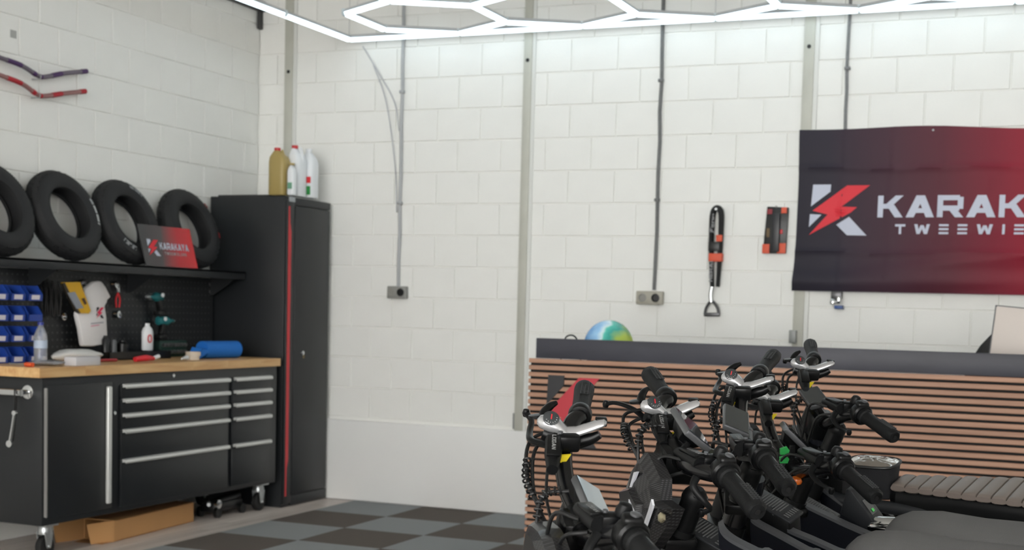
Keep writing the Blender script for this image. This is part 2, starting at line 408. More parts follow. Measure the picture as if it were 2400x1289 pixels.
mr = nt.nodes.new('ShaderNodeMapRange'); mr.inputs['From Min'].default_value = -.75; mr.inputs['From Max'].default_value = .85; nt.links.new(ma.outputs[0], mr.inputs['Value'])
rp = nt.nodes.new('ShaderNodeValToRGB'); el = rp.color_ramp.elements; el[0].color = (*lin('#24222D'), 1); el[1].color = (*lin('#A51C31'), 1)
for ps, cc in ((.16, '#2C2733'), (.36, '#462C38'), (.55, '#5C2834'), (.72, '#7E2233'), (.86, '#981E32')):
    e = el.new(ps); e.color = (*lin(cc), 1)
nt.links.new(mr.outputs[0], rp.inputs[0]); nt.links.new(rp.outputs[0], b.inputs['Base Color'])
MB().add(vs_, fs_).build('cloth', M_flag, flag)
def on_flag(quads, ox, oz, m_, name, sub=6):
    mb = MB()
    for q in quads:
        if len(q) == 4 and sub:
            a, b_, c_, d_ = [Vector((p[0], p[1], 0)) for p in q]; g = []
            for j in range(sub+1):
                for i in range(sub+1):
                    p = (a.lerp(b_, i/sub)).lerp(d_.lerp(c_, i/sub), j/sub); x, z = ox+p.x, oz+p.y; g.append((x, -flagd(x, z)-.0035, z))
            mb.add(g, [(j*(sub+1)+i, j*(sub+1)+i+1, (j+1)*(sub+1)+i+1, (j+1)*(sub+1)+i) for j in range(sub) for i in range(sub)])
        else:
            # fan of small triangles around the centroid
            n = len(q); cx = sum(p[0] for p in q)/n; cy = sum(p[1] for p in q)/n
            mb.add([(ox+p[0], -flagd(ox+p[0], oz+p[1])-.008, oz+p[1]) for p in q], [tuple(range(n))])
    return mb.build(name, m_, flag, smooth=False)
M_print = mat('white_print', '#C3C8D8', .6); M_printr = mat('red_print', '#DC2A38', .6)
c0 = survey(1897, 552, 1, -.02); c1 = survey(2040, 432, 1, -.02); lw, lh = c1.x-c0.x, c1.z-c0.z
on_flag([[(a*lw, b_*lh) for a, b_ in p] for p in LOGO_W], c0.x, c0.z, M_print, 'emblem')
bolt = LOGO_R[0]; bq = [[bolt[0], bolt[1], bolt[2], (.36, .565)], [(.05, .485), (.36, .565), bolt[2], (.40, .40)], [bolt[2], bolt[3], bolt[4], (.40, .40)], [(.31, .41), (.40, .40), (.70, .45), (0, .005)]]
bq = [[bolt[0], bolt[1], bolt[2], bolt[7]], [bolt[7], bolt[2], bolt[4], bolt[6]], [bolt[2], bolt[3], bolt[4], (.5, .5)], [bolt[6], (.5, .43), bolt[4], bolt[5]]]
on_flag([[(a*lw, b_*lh) for a, b_ in p] for p in bq], c0.x, c0.z, M_printr, 'bolt')
k0 = survey(2057, 510, 1, -.02); k1 = survey(2400, 458, 1, -.02); hh = survey(2070, 459, 1, -.02).z-k0.z
q, tw = textquads('KARAKAYA', hh, .14, .27); k5 = textquads('KARAK', hh, .14, .27)[1]
for q in letters('KARAKAYA', hh, .14, .27): on_flag([[(a*(k1.x+.015-k0.x)/k5, b_) for a, b_ in p] for p in q], k0.x, k0.z, M_print, 'letter')
t0 = survey(2098, 549, 1, -.02); th = survey(2100, 526, 1, -.02).z-t0.z; t1 = survey(2400, 547, 1, -.02)
q, tw = textquads('TWEEWIELERS', th, .95, .26, bars=True); w7 = textquads('TWEEWIE', th, .95, .26, bars=True)[1]
for q in letters('TWEEWIELERS', th, .95, .26, True): on_flag([[(a*(t1.x-t0.x)/w7, b_) for a, b_ in p] for p in q], t0.x, t0.z, M_print, 'small_letter')
for x in (FX0+.03, 4.4, FX1-.03):
    MB().lathe([(.006, 0), (.006, .03), (0, .032)], 8, Matrix.Translation((x, -.004, FZ1-.012)) @ Matrix.Rotation(math.pi/2, 4, 'X')).build('pin', M_steelw, flag)

# ------------------------------------------------------------------ goods hung on the back wall
M_strap = mat('black_webbing', '#161618', .75, bump=.1, bscale=400); M_orange = mat('orange_card', '#D8573A', .55); M_graytxt = mat('grey_print', '#9A9A9C', .6)
def wp(x, y, d=-.03): return survey(x, y, 1, d)
t = thing('chain_lock', 'long black sleeved chain lock with orange tag and steel shackle hanging on the wall', 'lock', tuple(wp(1676, 610)))
top = wp(1681, 486); bot = wp(1672, 672)
MB().tube([wp(1669, 672), wp(1667, 600), wp(1668, 540), wp(1671, 500), wp(1680, 487), wp(1690, 498), wp(1690, 540), wp(1687, 600), wp(1682, 672)], [.02, .024, .026, .028, .028, .028, .026, .024, .018], 10, smooth=5, sq=.6).build('sleeve', M_strap, t)
a = wp(1676, 604, -.052); MB().box(a.x-.04, a.x+.04, a.y-.004, .0-.012, a.z-.022, a.z+.026).build('orange_band', M_orange, t, bevel=.004)
a = wp(1684, 558, -.052); MB().box(a.x-.014, a.x+.022, a.y-.006, a.y+.01, a.z-.02, a.z+.018).build('orange_tab', M_orange, t, bevel=.003)
a = wp(1674, 577, -.052); MB().box(a.x-.036, a.x+.03, a.y-.002, a.y+.02, a.z-.028, a.z+.026).build('black_card', M_blackplastic, t, bevel=.003)
for word, (px_, py_), hgt in (('FEHN', (1664, 545), .024), ('HEHAN', (1661, 660), .022)):
    p = wp(px_, py_, -.055); q, tw = textquads(word, hgt, .15, .3); mb = MB()
    for s in q: mb.add([(p.x+.022-y_, p.y, p.z+x_) for x_, y_ in s], [(0, 1, 2, 3)])
    mb.build('sleeve_print', M_graytxt, t, smooth=False)
mb = MB(); s0 = wp(1669, 672); s1 = wp(1667, 708)
mb.tube([s0, wp(1666, 690), s1], .014, 10, smooth=4); mb.build('clasp', M_chrome, t)
mb = MB(); mb.tube([wp(1652, 736), wp(1656, 720), wp(1668, 706), wp(1681, 720), wp(1685, 736)], .009, 8, smooth=5); mb.build('shackle', mat('dark_steel', '#5A5A5C', .35, .8), t)
mb = MB(); mb.bar(wp(1650, 737), wp(1687, 737), .022, .022); mb.build('lock_pin', mat('dark_steel', '#5A5A5C', .35, .8), t, bevel=.004)
MB().lathe([(.004, 0), (.004, .05), (.008, .052)], 8, Matrix.Translation((top.x, -.006, top.z-.012)) @ Matrix.Rotation(math.pi/2, 4, 'X')).build('hook', M_steelw, t)
t = thing('tool_card', 'black and red carded tool pack hanging beside the chain lock', 'tool pack', tuple(wp(1816, 540)))
a, b_, c_, d_ = wp(1798, 484), wp(1848, 486), wp(1841, 594), wp(1787, 594)
mb = MB()
for dd in (0,): 
    vv = [Vector(q) for q in (a, b_, c_, d_)]; vv2 = [q+Vector((0, .02, 0)) for q in vv]; mb.add(vv+vv2, [(0, 1, 2, 3), (7, 6, 5, 4), (0, 4, 5, 1), (1, 5, 6, 2), (2, 6, 7, 3), (3, 7, 4, 0)])
mb.build('card', M_blackplastic, t, bevel=.003)
for x0, y0, x1, y1, m_ in ((1787, 572, 1803, 594, M_orange), (1822, 570, 1841, 594, M_orange), (1832, 486, 1844, 500, M_orange), (1799, 490, 1810, 502, mat('dull_red', '#93323A', .6)), (1828, 538, 1834, 548, M_red), (1797, 535, 1803, 556, mat('olive_print', '#6E5A3E', .6))):
    p, q_ = wp(x0, y0, -.032), wp(x1, y1, -.032); MB().box(p.x, q_.x, p.y-.004, p.y+.004, q_.z, p.z).build('print_patch', m_, t, bevel=.001)
p, q_ = wp(1812, 500, -.036), wp(1826, 590, -.036); MB().box(p.x, q_.x, p.y-.016, p.y+.006, q_.z, p.z).build('tool', mat('dark_tool', '#26262A', .4), t, bevel=.005)
p = wp(1820, 486, -.03); MB().tube([p+Vector((0, .02, .0)), p+Vector((0, -.012, .004))], .006, 8).build('hook', M_chrome, t)
t = thing('wall_bracket', 'small chrome fitting with a blue base just under the banner', 'fitting', tuple(wp(1961, 706)))
a = wp(1961, 692); MB().box(a.x-.03, a.x+.03, -.05, -.006, a.z-.02, a.z+.02).build('plate', mat('dark_steel', '#5A5A5C', .35, .8), t, bevel=.004)
a = wp(1952, 707, -.05); MB().lathe([(.001, -.018), (.016, -.014), (.018, 0), (.012, .016), (.001, .018)], 12, Matrix.Translation(a)).build('chrome_knob', M_chrome, t)
a = wp(1966, 703, -.05); MB().lathe([(.012, -.02), (.016, 0), (.012, .02)], 12, Matrix.Translation(a)).build('chrome_knob', M_chrome, t)
a = wp(1965, 720, -.05); MB().box(a.x-.022, a.x+.026, -.07, -.02, a.z-.010, a.z+.010).build('blue_base', mat('blue_plastic', '#2A4E8A', .4), t, bevel=.004)

# ------------------------------------------------------------------ counter with slatted front
CY = -1.7
M_oak = woodmat('slat_oak', '#96705B', '#B28A72', axis=0, scale=36, stretch=.05, rough=.55, perobj=.06)
M_anth = woodmat('anthracite_board', '#30313A', '#3D3E48', axis=0, scale=9, stretch=.25, rough=.5, perobj=0)
M_felt = mat('black_felt', '#141415', .9)
ct = thing('reception_counter', 'reception counter with horizontal wood slats and anthracite top board', 'counter', (4.1, CY+.1, 0))
MB().box(2.712, 5.55, CY+.012, CY+.06, .0, 1.052).build('felt_backing', M_felt, ct)
MB().box(2.742, 5.55, CY-.002, CY+.045, 1.0556, 1.1545).build('top_board', M_anth, ct, bevel=.003)
cw = thing('counter_worktop', 'dark worktop board standing behind the slatted counter front', 'worktop', (4.1, CY+.4, 0))
MB().box(2.76, 5.55, CY+.062, CY+.70, .955, .985).build('board', M_anth, cw, bevel=.003)
MB().box(2.76, 2.80, CY+.062, CY+.70, 0, .955).build('side_panel', M_anth, cw)
MB().box(5.51, 5.55, CY+.062, CY+.70, 0, .955).build('side_panel', M_anth, cw)
PIT = .0338; sm = MB().box(0, 2.85, 0, .012, 0, .0222).mesh('slat', bevel=.002, seg=1); sm.materials.append(M_oak)
z = 1.0535-.0222
while z > -.001:
    inst('slat', sm, ct, (2.705-4.1, CY-(CY+.1), z)); z -= PIT
# emblem on the slats
c0 = survey(1276, 1044, 1, CY); c1 = survey(1406, 884, 1, CY); lw, lh = c1.x-c0.x, c1.z-c0.z
Mx = Matrix.Translation((c0.x, CY-.0005, c0.z)) @ Matrix.Rotation(math.pi/2, 4, 'X')
mb = MB()
for p in LOGO_W: mb.prism([(a*lw, b_*lh) for a, b_ in p], 0, .004, Mx)
mb.build('black_emblem', mat('black_acrylic', '#1F2024', .5), ct, smooth=False)
MB().prism([(a*lw, b_*lh) for a, b_ in bolt], 0, .005, Mx).build('red_bolt', mat('red_acrylic', '#B42A38', .5, bump=.1, bscale=300), ct, smooth=False)
MB().lathe([(.004, 0), (.004, .003), (0, .004)], 8, Matrix.Translation(survey(1319, 1146, 1, CY+.011)) @ Matrix.Rotation(math.pi/2, 4, 'X')).build('screw', M_chrome, ct)
MB().lathe([(.004, 0), (.004, .003), (0, .004)], 8, Matrix.Translation(survey(1319, 1178, 1, CY+.011)) @ Matrix.Rotation(math.pi/2, 4, 'X')).build('screw', M_chrome, ct)
# ball, screen, chair behind the counter
p = survey(1427, 801, 1, CY+.25); R_ = .127
M_ball = bpy.data.materials.new('ball_print'); M_ball.use_nodes = True; nt = M_ball.node_tree; b = nt.nodes['Principled BSDF']; b.inputs['Roughness'].default_value = .15
tc = nt.nodes.new('ShaderNodeTexCoord'); n = nt.nodes.new('ShaderNodeTexNoise'); n.inputs['Scale'].default_value = 7; n.inputs['Detail'].default_value = 3; nt.links.new(tc.outputs['Object'], n.inputs['Vector'])
sp = nt.nodes.new('ShaderNodeSeparateXYZ'); nt.links.new(tc.outputs['Object'], sp.inputs[0])
ma = nt.nodes.new('ShaderNodeMath'); ma.operation = 'MULTIPLY_ADD'; ma.inputs[1].default_value = 3.6; nt.links.new(sp.outputs['X'], ma.inputs[0]); nt.links.new(n.outputs['Fac'], ma.inputs[2])
rp = nt.nodes.new('ShaderNodeValToRGB'); el = rp.color_ramp.elements; el[0].position = .1; el[0].color = (*lin('#5F9FE0'), 1); el[1].position = .95; el[1].color = (*lin('#B5CC5A'), 1)
for ps, cc in ((.35, '#9CCBF0'), (.5, '#D8EEF4'), (.6, '#5FC7B8'), (.75, '#3FA69A')): e = el.new(ps); e.color = (*lin(cc), 1)
nt.links.new(ma.outputs[0], rp.inputs[0]); nt.links.new(rp.outputs[0], b.inputs['Base Color'])
zc = .985+R_*1.05
prof = [(R_*math.sin(math.pi*k/16)*1.0+1e-4, -R_*1.05*math.cos(math.pi*k/16)) for k in range(17)]
o = MB().lathe(prof, 32, Matrix.Translation((p.x, p.y, zc)), cap=False).build('ball', M_ball, loc=(p.x, p.y, zc)); tag(o, 'shiny blue and green patterned ball behind the counter board', 'ball')
o = MB().tube([(p.x-.2, CY+.1, .995), (p.x-.19, CY+.09, 1.10), (p.x-.17, CY+.1, 1.165), (p.x-.13, CY+.14, 1.15), (p.x-.12, CY+.2, .99)], .004, 6, smooth=6).build('cable', M_blackplastic, loc=(p.x-.16, CY+.1, .985)); tag(o, 'thin black cable looping above the counter beside the ball', 'cable')
a = survey(2328, 716, 1, CY+.35); bb = survey(2318, 830, 1, CY+.35)
mn = thing('monitor', 'pale monitor seen from behind on the counter worktop', 'monitor', (a.x+.3, CY+.35, .985))
Mx = Matrix.Translation((bb.x, CY+.35, bb.z-.04)) @ Matrix.Rotation(math.radians(-3), 4, 'X') @ Matrix.Rotation(math.radians(4.5), 4, 'Y')
MB(Mx).box(0, .58, 0, .018, 0, a.z-bb.z+.04).build('back_shell', mat('monitor_shell', '#CFC6BF', .5), mn, bevel=.006)
MB(Mx).box(-.006, .586, .018, .026, -.005, a.z-bb.z+.045).build('bezel', mat('bezel_grey', '#4A4C50', .5), mn)
MB().box(a.x+.22, a.x+.34, CY+.36, CY+.39, .99, 1.15).build('stand_neck', M_alu, mn); MB().box(a.x+.13, a.x+.43, CY+.28, CY+.48, .985, .997).build('stand_foot', M_alu, mn, bevel=.004)
a = survey(2325, 800, 1, -.62)
ch = thing('office_chair', 'black rounded backrest of an office chair behind the counter', 'chair', (a.x+.08, -.45, 0))
rings = []
for k in range(9):
    z_ = .62+(a.z+.055-.62)*k/8; hw = .23*(1-max(0, (k-4)/4)**2.2*.62)
    rings.append([(a.x+.10+hw*math.cos(g)*1.0, -.62+.05*math.sin(g)-.03*math.cos(g)**2, z_) for g in [2*math.pi*i/16 for i in range(16)]])
MB().loft(rings).build('backrest', M_rubber, ch)
MB().lathe([(.02, .45), (.235, .46), (.24, .50), (.2, .53), (.02, .535)], 24, Matrix.Translation((a.x+.1, -.40, 0))).build('seat', M_rubber, ch)
MB().tube([(a.x+.1, -.64, .8), (a.x+.1, -.66, .5), (a.x+.1, -.5, .43)], .016, 8, smooth=4).build('spine', M_blackplastic, ch)
MB().tube([(a.x+.1, -.40, .08), (a.x+.1, -.40, .46)], .025, 10).build('gas_lift', M_blackplastic, ch)
for k in range(5):
    g = k*2*math.pi/5; e = Vector((a.x+.1+.27*math.cos(g), -.40+.27*math.sin(g), .065)); MB().tube([(a.x+.1, -.40, .10), e], [.022, .014], 8).build('leg', M_blackplastic, ch)
    MB().lathe([(.001, -.02), (.03, -.02), (.03, .02), (.001, .02)], 12, Matrix.Translation((e.x, e.y, .03)) @ Matrix.Rotation(g, 4, 'Z') @ Matrix.Rotation(math.pi/2, 4, 'X')).build('castor', M_blackplastic, ch)

# ------------------------------------------------------------------ tall locker beside the bench
lk = thing('tall_cabinet', 'tall black steel cabinet with a red stripe down its door edge', 'cabinet', (.3, -.3, 0))
LX, LY0, LY1, LH = .598, -.572, -.045, 1.962
MB().box(.02, LX-.022, LY0, LY1, 0, LH).build('body', M_black, lk, bevel=.004)
MB().box(LX-.022, LX, LY0+.09, LY1-.012, .075, LH-.055).build('door', M_black, lk, bevel=.004)
MB().box(LX-.022, LX-.004, LY0, LY0+.088, .02, LH-.02).build('front_post', M_black2, lk, bevel=.004)
MB().box(LX-.022, LX-.004, LY0+.088, LY1, LH-.05, LH-.005).build('top_rail', M_black, lk, bevel=.003)
MB().box(LX-.022, LX-.004, LY0+.088, LY1, .005, .07).build('plinth', M_black, lk, bevel=.003)
mb = MB(); P = [(LX-.003, LY0+.014, 1.90), (LX-.003, LY0+.03, 1.90), (LX-.003, LY0+.034, 1.8), (LX-.003, LY0+.048, 1.74), (LX-.003, LY0+.048, .30), (LX-.003, LY0+.032, .25), (LX-.003, LY0+.032, .07), (LX-.003, LY0+.014, .07), (LX-.003, LY0+.014, .28), (LX-.003, LY0+.014, 1.75)]
mb.add(P+[(LX-.008, y, z) for _, y, z in P], [tuple(range(10))]+[(i, (i+1) % 10, 10+(i+1) % 10, 10+i) for i in range(10)])
mb.build('red_stripe', M_red, lk, smooth=False)
a = survey(685, 467, 0, LX); MB().box(LX-.005, LX+.001, a.y-.03, a.y+.035, a.z-.016, a.z+.016).build('badge', mat('badge_grey', '#9FA3A6', .4), lk)
a = survey(707, 827, 0, LX); MB().lathe([(.014, 0), (.014, .012), (.009, .016), (0, .016)], 14, Matrix.Translation((LX, a.y, a.z)) @ Matrix.Rotation(math.pi/2, 4, 'Y')).build('lock', M_chrome, lk)
MB().box(LX, LX+.004, a.y+.016, a.y+.03, a.z-.035, a.z-.012).build('key_tag', mat('brass', '#7A6A45', .4, .6), lk)
MB().box(.05, .42, LY0+.04, LY1-.03, LH, LH+.012).build('top_mat', M_black2, lk)

# canisters on the cabinet
def canister(name, lab, x, y, wx, wy, h, body, cap, off, handle=True, z0=LH+.0125):
    t = thing(name, lab, 'canister', (x, y, z0))
    rings = []
    for z, sx, sy, ox in ((0, .92, .92, 0), (.008, 1, 1, 0), (h*.70, 1, 1, 0), (h*.80, .86, .9, off*.25), (h*.90, .46, .52, off*.8), (h*.94, .26, .34, off)):
        rings.append([(x+ox+sx*wx/2*(abs(math.cos(g))**.5)*(1 if math.cos(g) > 0 else -1), y+sy*wy/2*(abs(math.sin(g))**.5)*(1 if math.sin(g) > 0 else -1), z0+z) for g in [2*math.pi*(i+.5)/20 for i in range(20)]])
    MB().loft(rings).build('body', body, t)
    MB().lathe([(.020, h*.935), (.021, h*.995), (.017, h), (0, h)], 16, Matrix.Translation((x+off, y, z0)), cap=False).build('cap', cap, t)
    if handle: MB().tube([(x+off*.2-(.02 if off > 0 else -.02), y, z0+h*.90), (x-off*.9, y, z0+h*.93), (x-off*1.55, y, z0+h*.78), (x-off*1.6, y, z0+h*.66)], .011, 8, smooth=5).build('handle', body, t)
    return t
M_gold = mat('gold_plastic', '#A8945A', .42); M_wplastic = mat('white_plastic', '#E6E9EC', .35); M_capred = mat('red_cap', '#C4252B', .4)
M_green = mat('green_print', '#2E8A44', .5); M_redp = mat('red_label', '#D9343A', .5)
gx, gy = survey(655, 430, 1, -.46).x, -.46
g = canister('oil_canister', 'gold plastic oil canister with red cap on the tall cabinet', gx, gy, .125, .10, .30, M_gold, M_capred, -.018)
wx_, wy_ = survey(697, 430, 1, -.36).x, -.36
g1 = canister('white_canister', 'plain white plastic canister with red cap on the tall cabinet', wx_, wy_, .085, .12, .325, M_wplastic, M_capred, -.022)
w2x, w2y = survey(726, 430, 1, -.25).x, -.25
g2 = canister('labelled_canister', 'white canister with red and green label standing nearest the back wall', w2x+.0, w2y, .09, .10, .315, M_wplastic, M_wplastic, -.01, False)
MB().box(w2x-.034, w2x+.034, w2y-.0525, w2y-.049, LH+.03, LH+.085).build('green_label', M_green, g2)
MB().box(w2x-.036, w2x+.036, w2y-.0525, w2y-.049, LH+.105, LH+.145).build('red_label', M_redp, g2)
w3x, w3y = survey(685, 440, 1, -.47).x, -.475
g3 = canister('small_canister', 'small white canister with a faint green print between the gold and white canisters', w3x, w3y, .05, .05, .20, M_wplastic, M_gold, -.004, False)
MB().box(w3x-.016, w3x+.016, w3y-.0265, w3y-.0245, LH+.05, LH+.09).build('green_label', mat('faint_green', '#6FA286', .5), g3)

# ------------------------------------------------------------------ tool bench
BX, BY0, BY1, BZ0, BZ1 = .585, -2.755, -.655, .172, .902
tb_ = thing('tool_bench', 'long black rolling tool bench with drawers and aluminium handles', 'tool bench', (.3, -1.7, 0))
MB().box(.035, BX, BY0, BY1, BZ0, BZ1).build('body', M_black, tb_, bevel=.004)
hz = [.837, .760, .682, .599, .441]; bots = [.768, .690, .607, .449, .20]
for (y0, y1) in ((-2.175, -1.195), (-1.155, -.745)):
    for z1, z0 in zip(hz, bots):
        d = MB().box(BX, BX+.014, y0, y1, z0, z1+.006).build('drawer', M_black, tb_, bevel=.003)
        mb = MB(); pr = [(0, .012), (.022, .008), (.026, -.004), (.022, -.012), (.018, -.004), (0, -.008)]
        n = len(pr); vv = [(BX+.012+px_, y, z1+pz) for y in (y0+.012, y1-.008) for px_, pz in pr]
        mb.add(vv, [tuple(range(n)), tuple(reversed(range(n, 2*n)))]+[(i, (i+1) % n, n+(i+1) % n, n+i) for i in range(n)])
        mb.build('handle', M_alu, d)
dr = MB().box(BX, BX+.014, -2.735, -2.245, .205, .862).build('door', M_black, tb_, bevel=.003)
MB().box(BX+.012, BX+.034, -2.30, -2.268, .232, .842).build('handle', M_alu, dr, bevel=.008, seg=3)
MB().box(BX+.001, BX+.0165, -2.742, -2.7335, .215, .850).build('hinge_strip', mat('strip_grey', '#9B9A98', .4, .5), dr)
def lockat(x, y, par):
    a = survey(x, y, 0, BX); MB().lathe([(.011, 0), (.011, .010), (.008, .013), (0, .013)], 12, Matrix.Translation((BX, a.y, a.z)) @ Matrix.Rotation(math.pi/2, 4, 'Y')).build('lock', M_chrome, par)
lockat(404, 880, tb_); lockat(266, 968, tb_)
# push handle on the end
hb = MB().tube([(.10, BY0-.075, .828), (.525, BY0-.075, .828)], .0165, 14).build('push_handle', M_chrome, tb_)
for x in (.13, .50):
    MB().tube([(x, BY0-.075, .828), (x, BY0-.004, .828)], .013, 10).build('handle_post', M_chrome, hb)
    MB().lathe([(.034, 0), (.034, .006), (.02, .012)], 18, Matrix.Translation((x, BY0, .828)) @ Matrix.Rotation(math.pi/2, 4, 'X')).build('flange', M_chrome, hb)
def caster(x, y, fixed=False):
    c = MB().box(x-.05, x+.05, y-.045, y+.045, .160, .172).build('caster', M_steelw, tb_, bevel=.003)
    MB().lathe([(.034, .118), (.036, .14), (.028, .16)], 16, Matrix.Translation((x, y, 0))).build('swivel', M_steelw, c)
    for s in (-1, 1):
        mb = MB(); pol = [(-.03, .128), (.03, .128), (.016, .06), (.012, .048), (-.012, .048), (-.018, .06)]
        mb.prism(pol, s*.026-.003, s*.026+.003, Matrix.Translation((x, y, 0)) @ Matrix(((0, 0, 1, 0), (1, 0, 0, 0), (0, 1, 0, 0), (0, 0, 0, 1)))).build('fork', M_steelw, c, bevel=.001)
    MB().lathe([(.012, -.017), (.05, -.017), (.0555, -.012), (.0555, .012), (.05, .017), (.012, .017)], 24, Matrix.Translation((x, y, .0556)) @ Matrix.Rotation(math.pi/2, 4, 'Y')).build('wheel', M_rubber, c)
    MB().tube([(x-.034, y, .056), (x+.034, y, .056)], .008, 10).build('axle', M_chrome, c)
for x in (.52, .10):
    for y in (-2.66, -.745): caster(x, y)

M_butcher = woodmat('beech_top', '#C2905C', '#E2BE86', axis=1, scale=22, stretch=.10, rough=.4, perobj=0)
wt = thing('bench_worktop', 'beech butcher-block worktop lying on the black tool bench', 'worktop', (.3, -1.7, .902))
# staves of the block: glued lamellae running along the bench, those of the front edge shown singly
ln = (-2.79+.64)
ys_ = [-2.79, -2.46, -2.02, -1.55, -1.21, -.86, -.64]
for i, (y0, y1) in enumerate(zip(ys_, ys_[1:])): MB().box(.56, .602, y0, y1, .902, .95).build('lamella', M_butcher, wt)
for k in range(9):
    x0 = .035+.525*k/9; MB().box(x0, x0+.525/9, -2.79, -.64, .902, .95).build('lamella', M_butcher, wt)

# pegboard back with shelf
pg = thing('pegboard', 'black pegboard back panel with a long shelf above the tool bench', 'pegboard', (.05, -1.7, .95))
MB().box(.035, .055, -2.76, -.585, .951, 1.44).build('panel', M_black, pg)
mb = MB(); r_ = .0065
for i in range(56):
    for j in range(12):
        y = -2.72+.038*i; z = .985+.0385*j
        if y > -.62: continue
        mb.add([(.0556, y+r_*math.cos(g), z+r_*math.sin(g)) for g in [math.pi/3*k for k in range(6)]], [(0, 1, 2, 3, 4, 5)])
hl = mb.build('peg_holes', mat('peg_hole_lining', '#4B4D4C', .7), pg, smooth=False); hl['kind'] = 'stuff'
MB().box(.02, .30, -2.78, -.585, 1.474, 1.486).build('shelf', M_black, pg)
MB().box(.288, .30, -2.78, -.585, 1.436, 1.486).build('shelf_lip', M_black, pg, bevel=.002)
for y in (-2.26, -1.44, -.62):
    mb = MB(); pol = [(.055, 1.474), (.27, 1.474), (.27, 1.45), (.075, 1.33), (.055, 1.33)]
    mb.add([(x, y, z) for x, z in pol]+[(x, y+.004, z) for x, z in pol], [tuple(range(5)), tuple(reversed(range(5, 10)))]+[(i, (i+1) % 5, 5+(i+1) % 5, 5+i) for i in range(5)]).build('bracket', M_black2, pg, smooth=False)
for yz in ((-.60, 1.40), (-.60, 1.355)):
    MB().lathe([(.01, 0), (.01, .004)], 10, Matrix.Translation((.055, yz[0]-.02, yz[1])) @ Matrix.Rotation(math.pi/2, 4, 'Y')).build('screw', mat('screw_grey', '#6A6C6C', .4, .6), pg)

# ------------------------------------------------------------------ tyres leaning on the shelf
M_tyre = mat('tyre_rubber', '#1B1C1E', .7, bump=.06, bscale=160); M_wht = mat('sidewall_print', '#B9BBBC', .6)
SH = 1.487
def tyre(y, lab, yawd, lean, prints, R=.248, col=None):
    r = .056; xb = .21; z0 = SH
    # wheel axis horizontal (x) tilted back by lean, turned by yaw
    C = Vector((xb-math.sin(lean)*(R-.01), y, SH+math.cos(lean)*R+r*math.sin(lean)*.72))
    Mx = Matrix.Translation(C) @ Matrix.Rotation(yawd, 4, 'Z') @ Matrix.Rotation(-lean, 4, 'Y') @ Matrix.Rotation(math.pi/2, 4, 'Y')
    t = thing('tyre', lab, 'tyre', (xb, y, SH), 'tyres on the shelf')
    n, m = 64, 16; vs = []; fs = []
    prof = [(-.028, -.052), (-.046, -.050), (-.056, -.030), (-.057, -.008), (-.050, .018), (-.034, .038), (-.012, .047), (.012, .047), (.034, .038), (.050, .018), (.057, -.008), (.056, -.030), (.046, -.050), (.028, -.052), (.036, -.030), (-.036, -.030)]
    Rc = R-.047
    for i in range(n):
        g = 2*math.pi*i/n
        for q, (a, rad) in enumerate(prof):
            k = 1
            if 4 <= q <= 9: k = 1+(.004 if (i+q) % 2 else -.002)/Rc
            rr = (Rc+rad*1.06)*k; vs.append(Mx @ Vector((rr*math.cos(g), rr*math.sin(g), a*1.1)))
    for i in range(n):
        for q in range(m):
            j = (i+1) % n; w_ = (q+1) % m; fs.append((i*m+q, j*m+q, j*m+w_, i*m+w_))
    MB().add(vs, fs).build('casing', M_tyre, t)
    # tread knobs
    mb = MB()
    for i in range(0, 96):
        g = 2*math.pi*i/96
        for a, rad in ((-.040, .030), (-.014, .046), (.014, .046), (.040, .030)):
            gg = g+(.03 if abs(a) < .02 else 0); rr = Rc+rad; tw = .0075
            B = Mx @ Matrix.Rotation(gg, 4, 'Z') @ Matrix.Translation((rr, 0, a)) @ Matrix.Rotation(-a*14, 4, 'Y')
            mb.box(0, .006, -tw, tw*.5, -.009, .009, B)
    k_ = mb.build('tread_knobs', M_tyre, t, smooth=False); k_['kind'] = 'stuff'
    for g0, cnt, mm, dr_ in prints:
        mb = MB()
        for i in range(cnt):
            g = g0-i*.085; B = Mx @ Matrix.Rotation(g, 4, 'Z')
            ya, yb = (-.0085, .0085) if i % 3 != 2 else (-.0085, .001)
            P = [B @ Vector((Rc+dr_+.0, ya, .0645)), B @ Vector((Rc+dr_, yb, .0645)), B @ Vector((Rc+dr_+.022, yb, .059)), B @ Vector((Rc+dr_+.022, ya, .059))]
            mb.add(P, [(0, 1, 2, 3)])
        pr_ = mb.build('sidewall_lettering', mm, t, smooth=False); pr_['kind'] = 'stuff'
    return t
LN = math.radians(21)
tyre(-2.59, 'black fat tyre on the shelf over the blue bins with no print', 0, LN, [])
tyre(-2.068, 'black fat tyre with white lettering down the side facing the next tyre', 0, LN, [(math.pi/2+.42, 9, M_wht, -.010)])
tyre(-1.548, 'black fat tyre with grey print at its top behind the small sign', 0, LN, [(2.85, 6, mat('grey_sidewall', '#8A8C8E', .6), -.006), (-.35, 6, mat('grey_sidewall', '#8A8C8E', .6), -.016)])
tyre(-.945, 'black fat tyre with thin red marks between the sign and the cabinet', 0, LN, [(math.pi/2+.75, 2, mat('red_sidewall', '#8A1E22', .6), .006), (math.pi/2-.2, 2, mat('red_sidewall', '#8A1E22', .6), .006)])

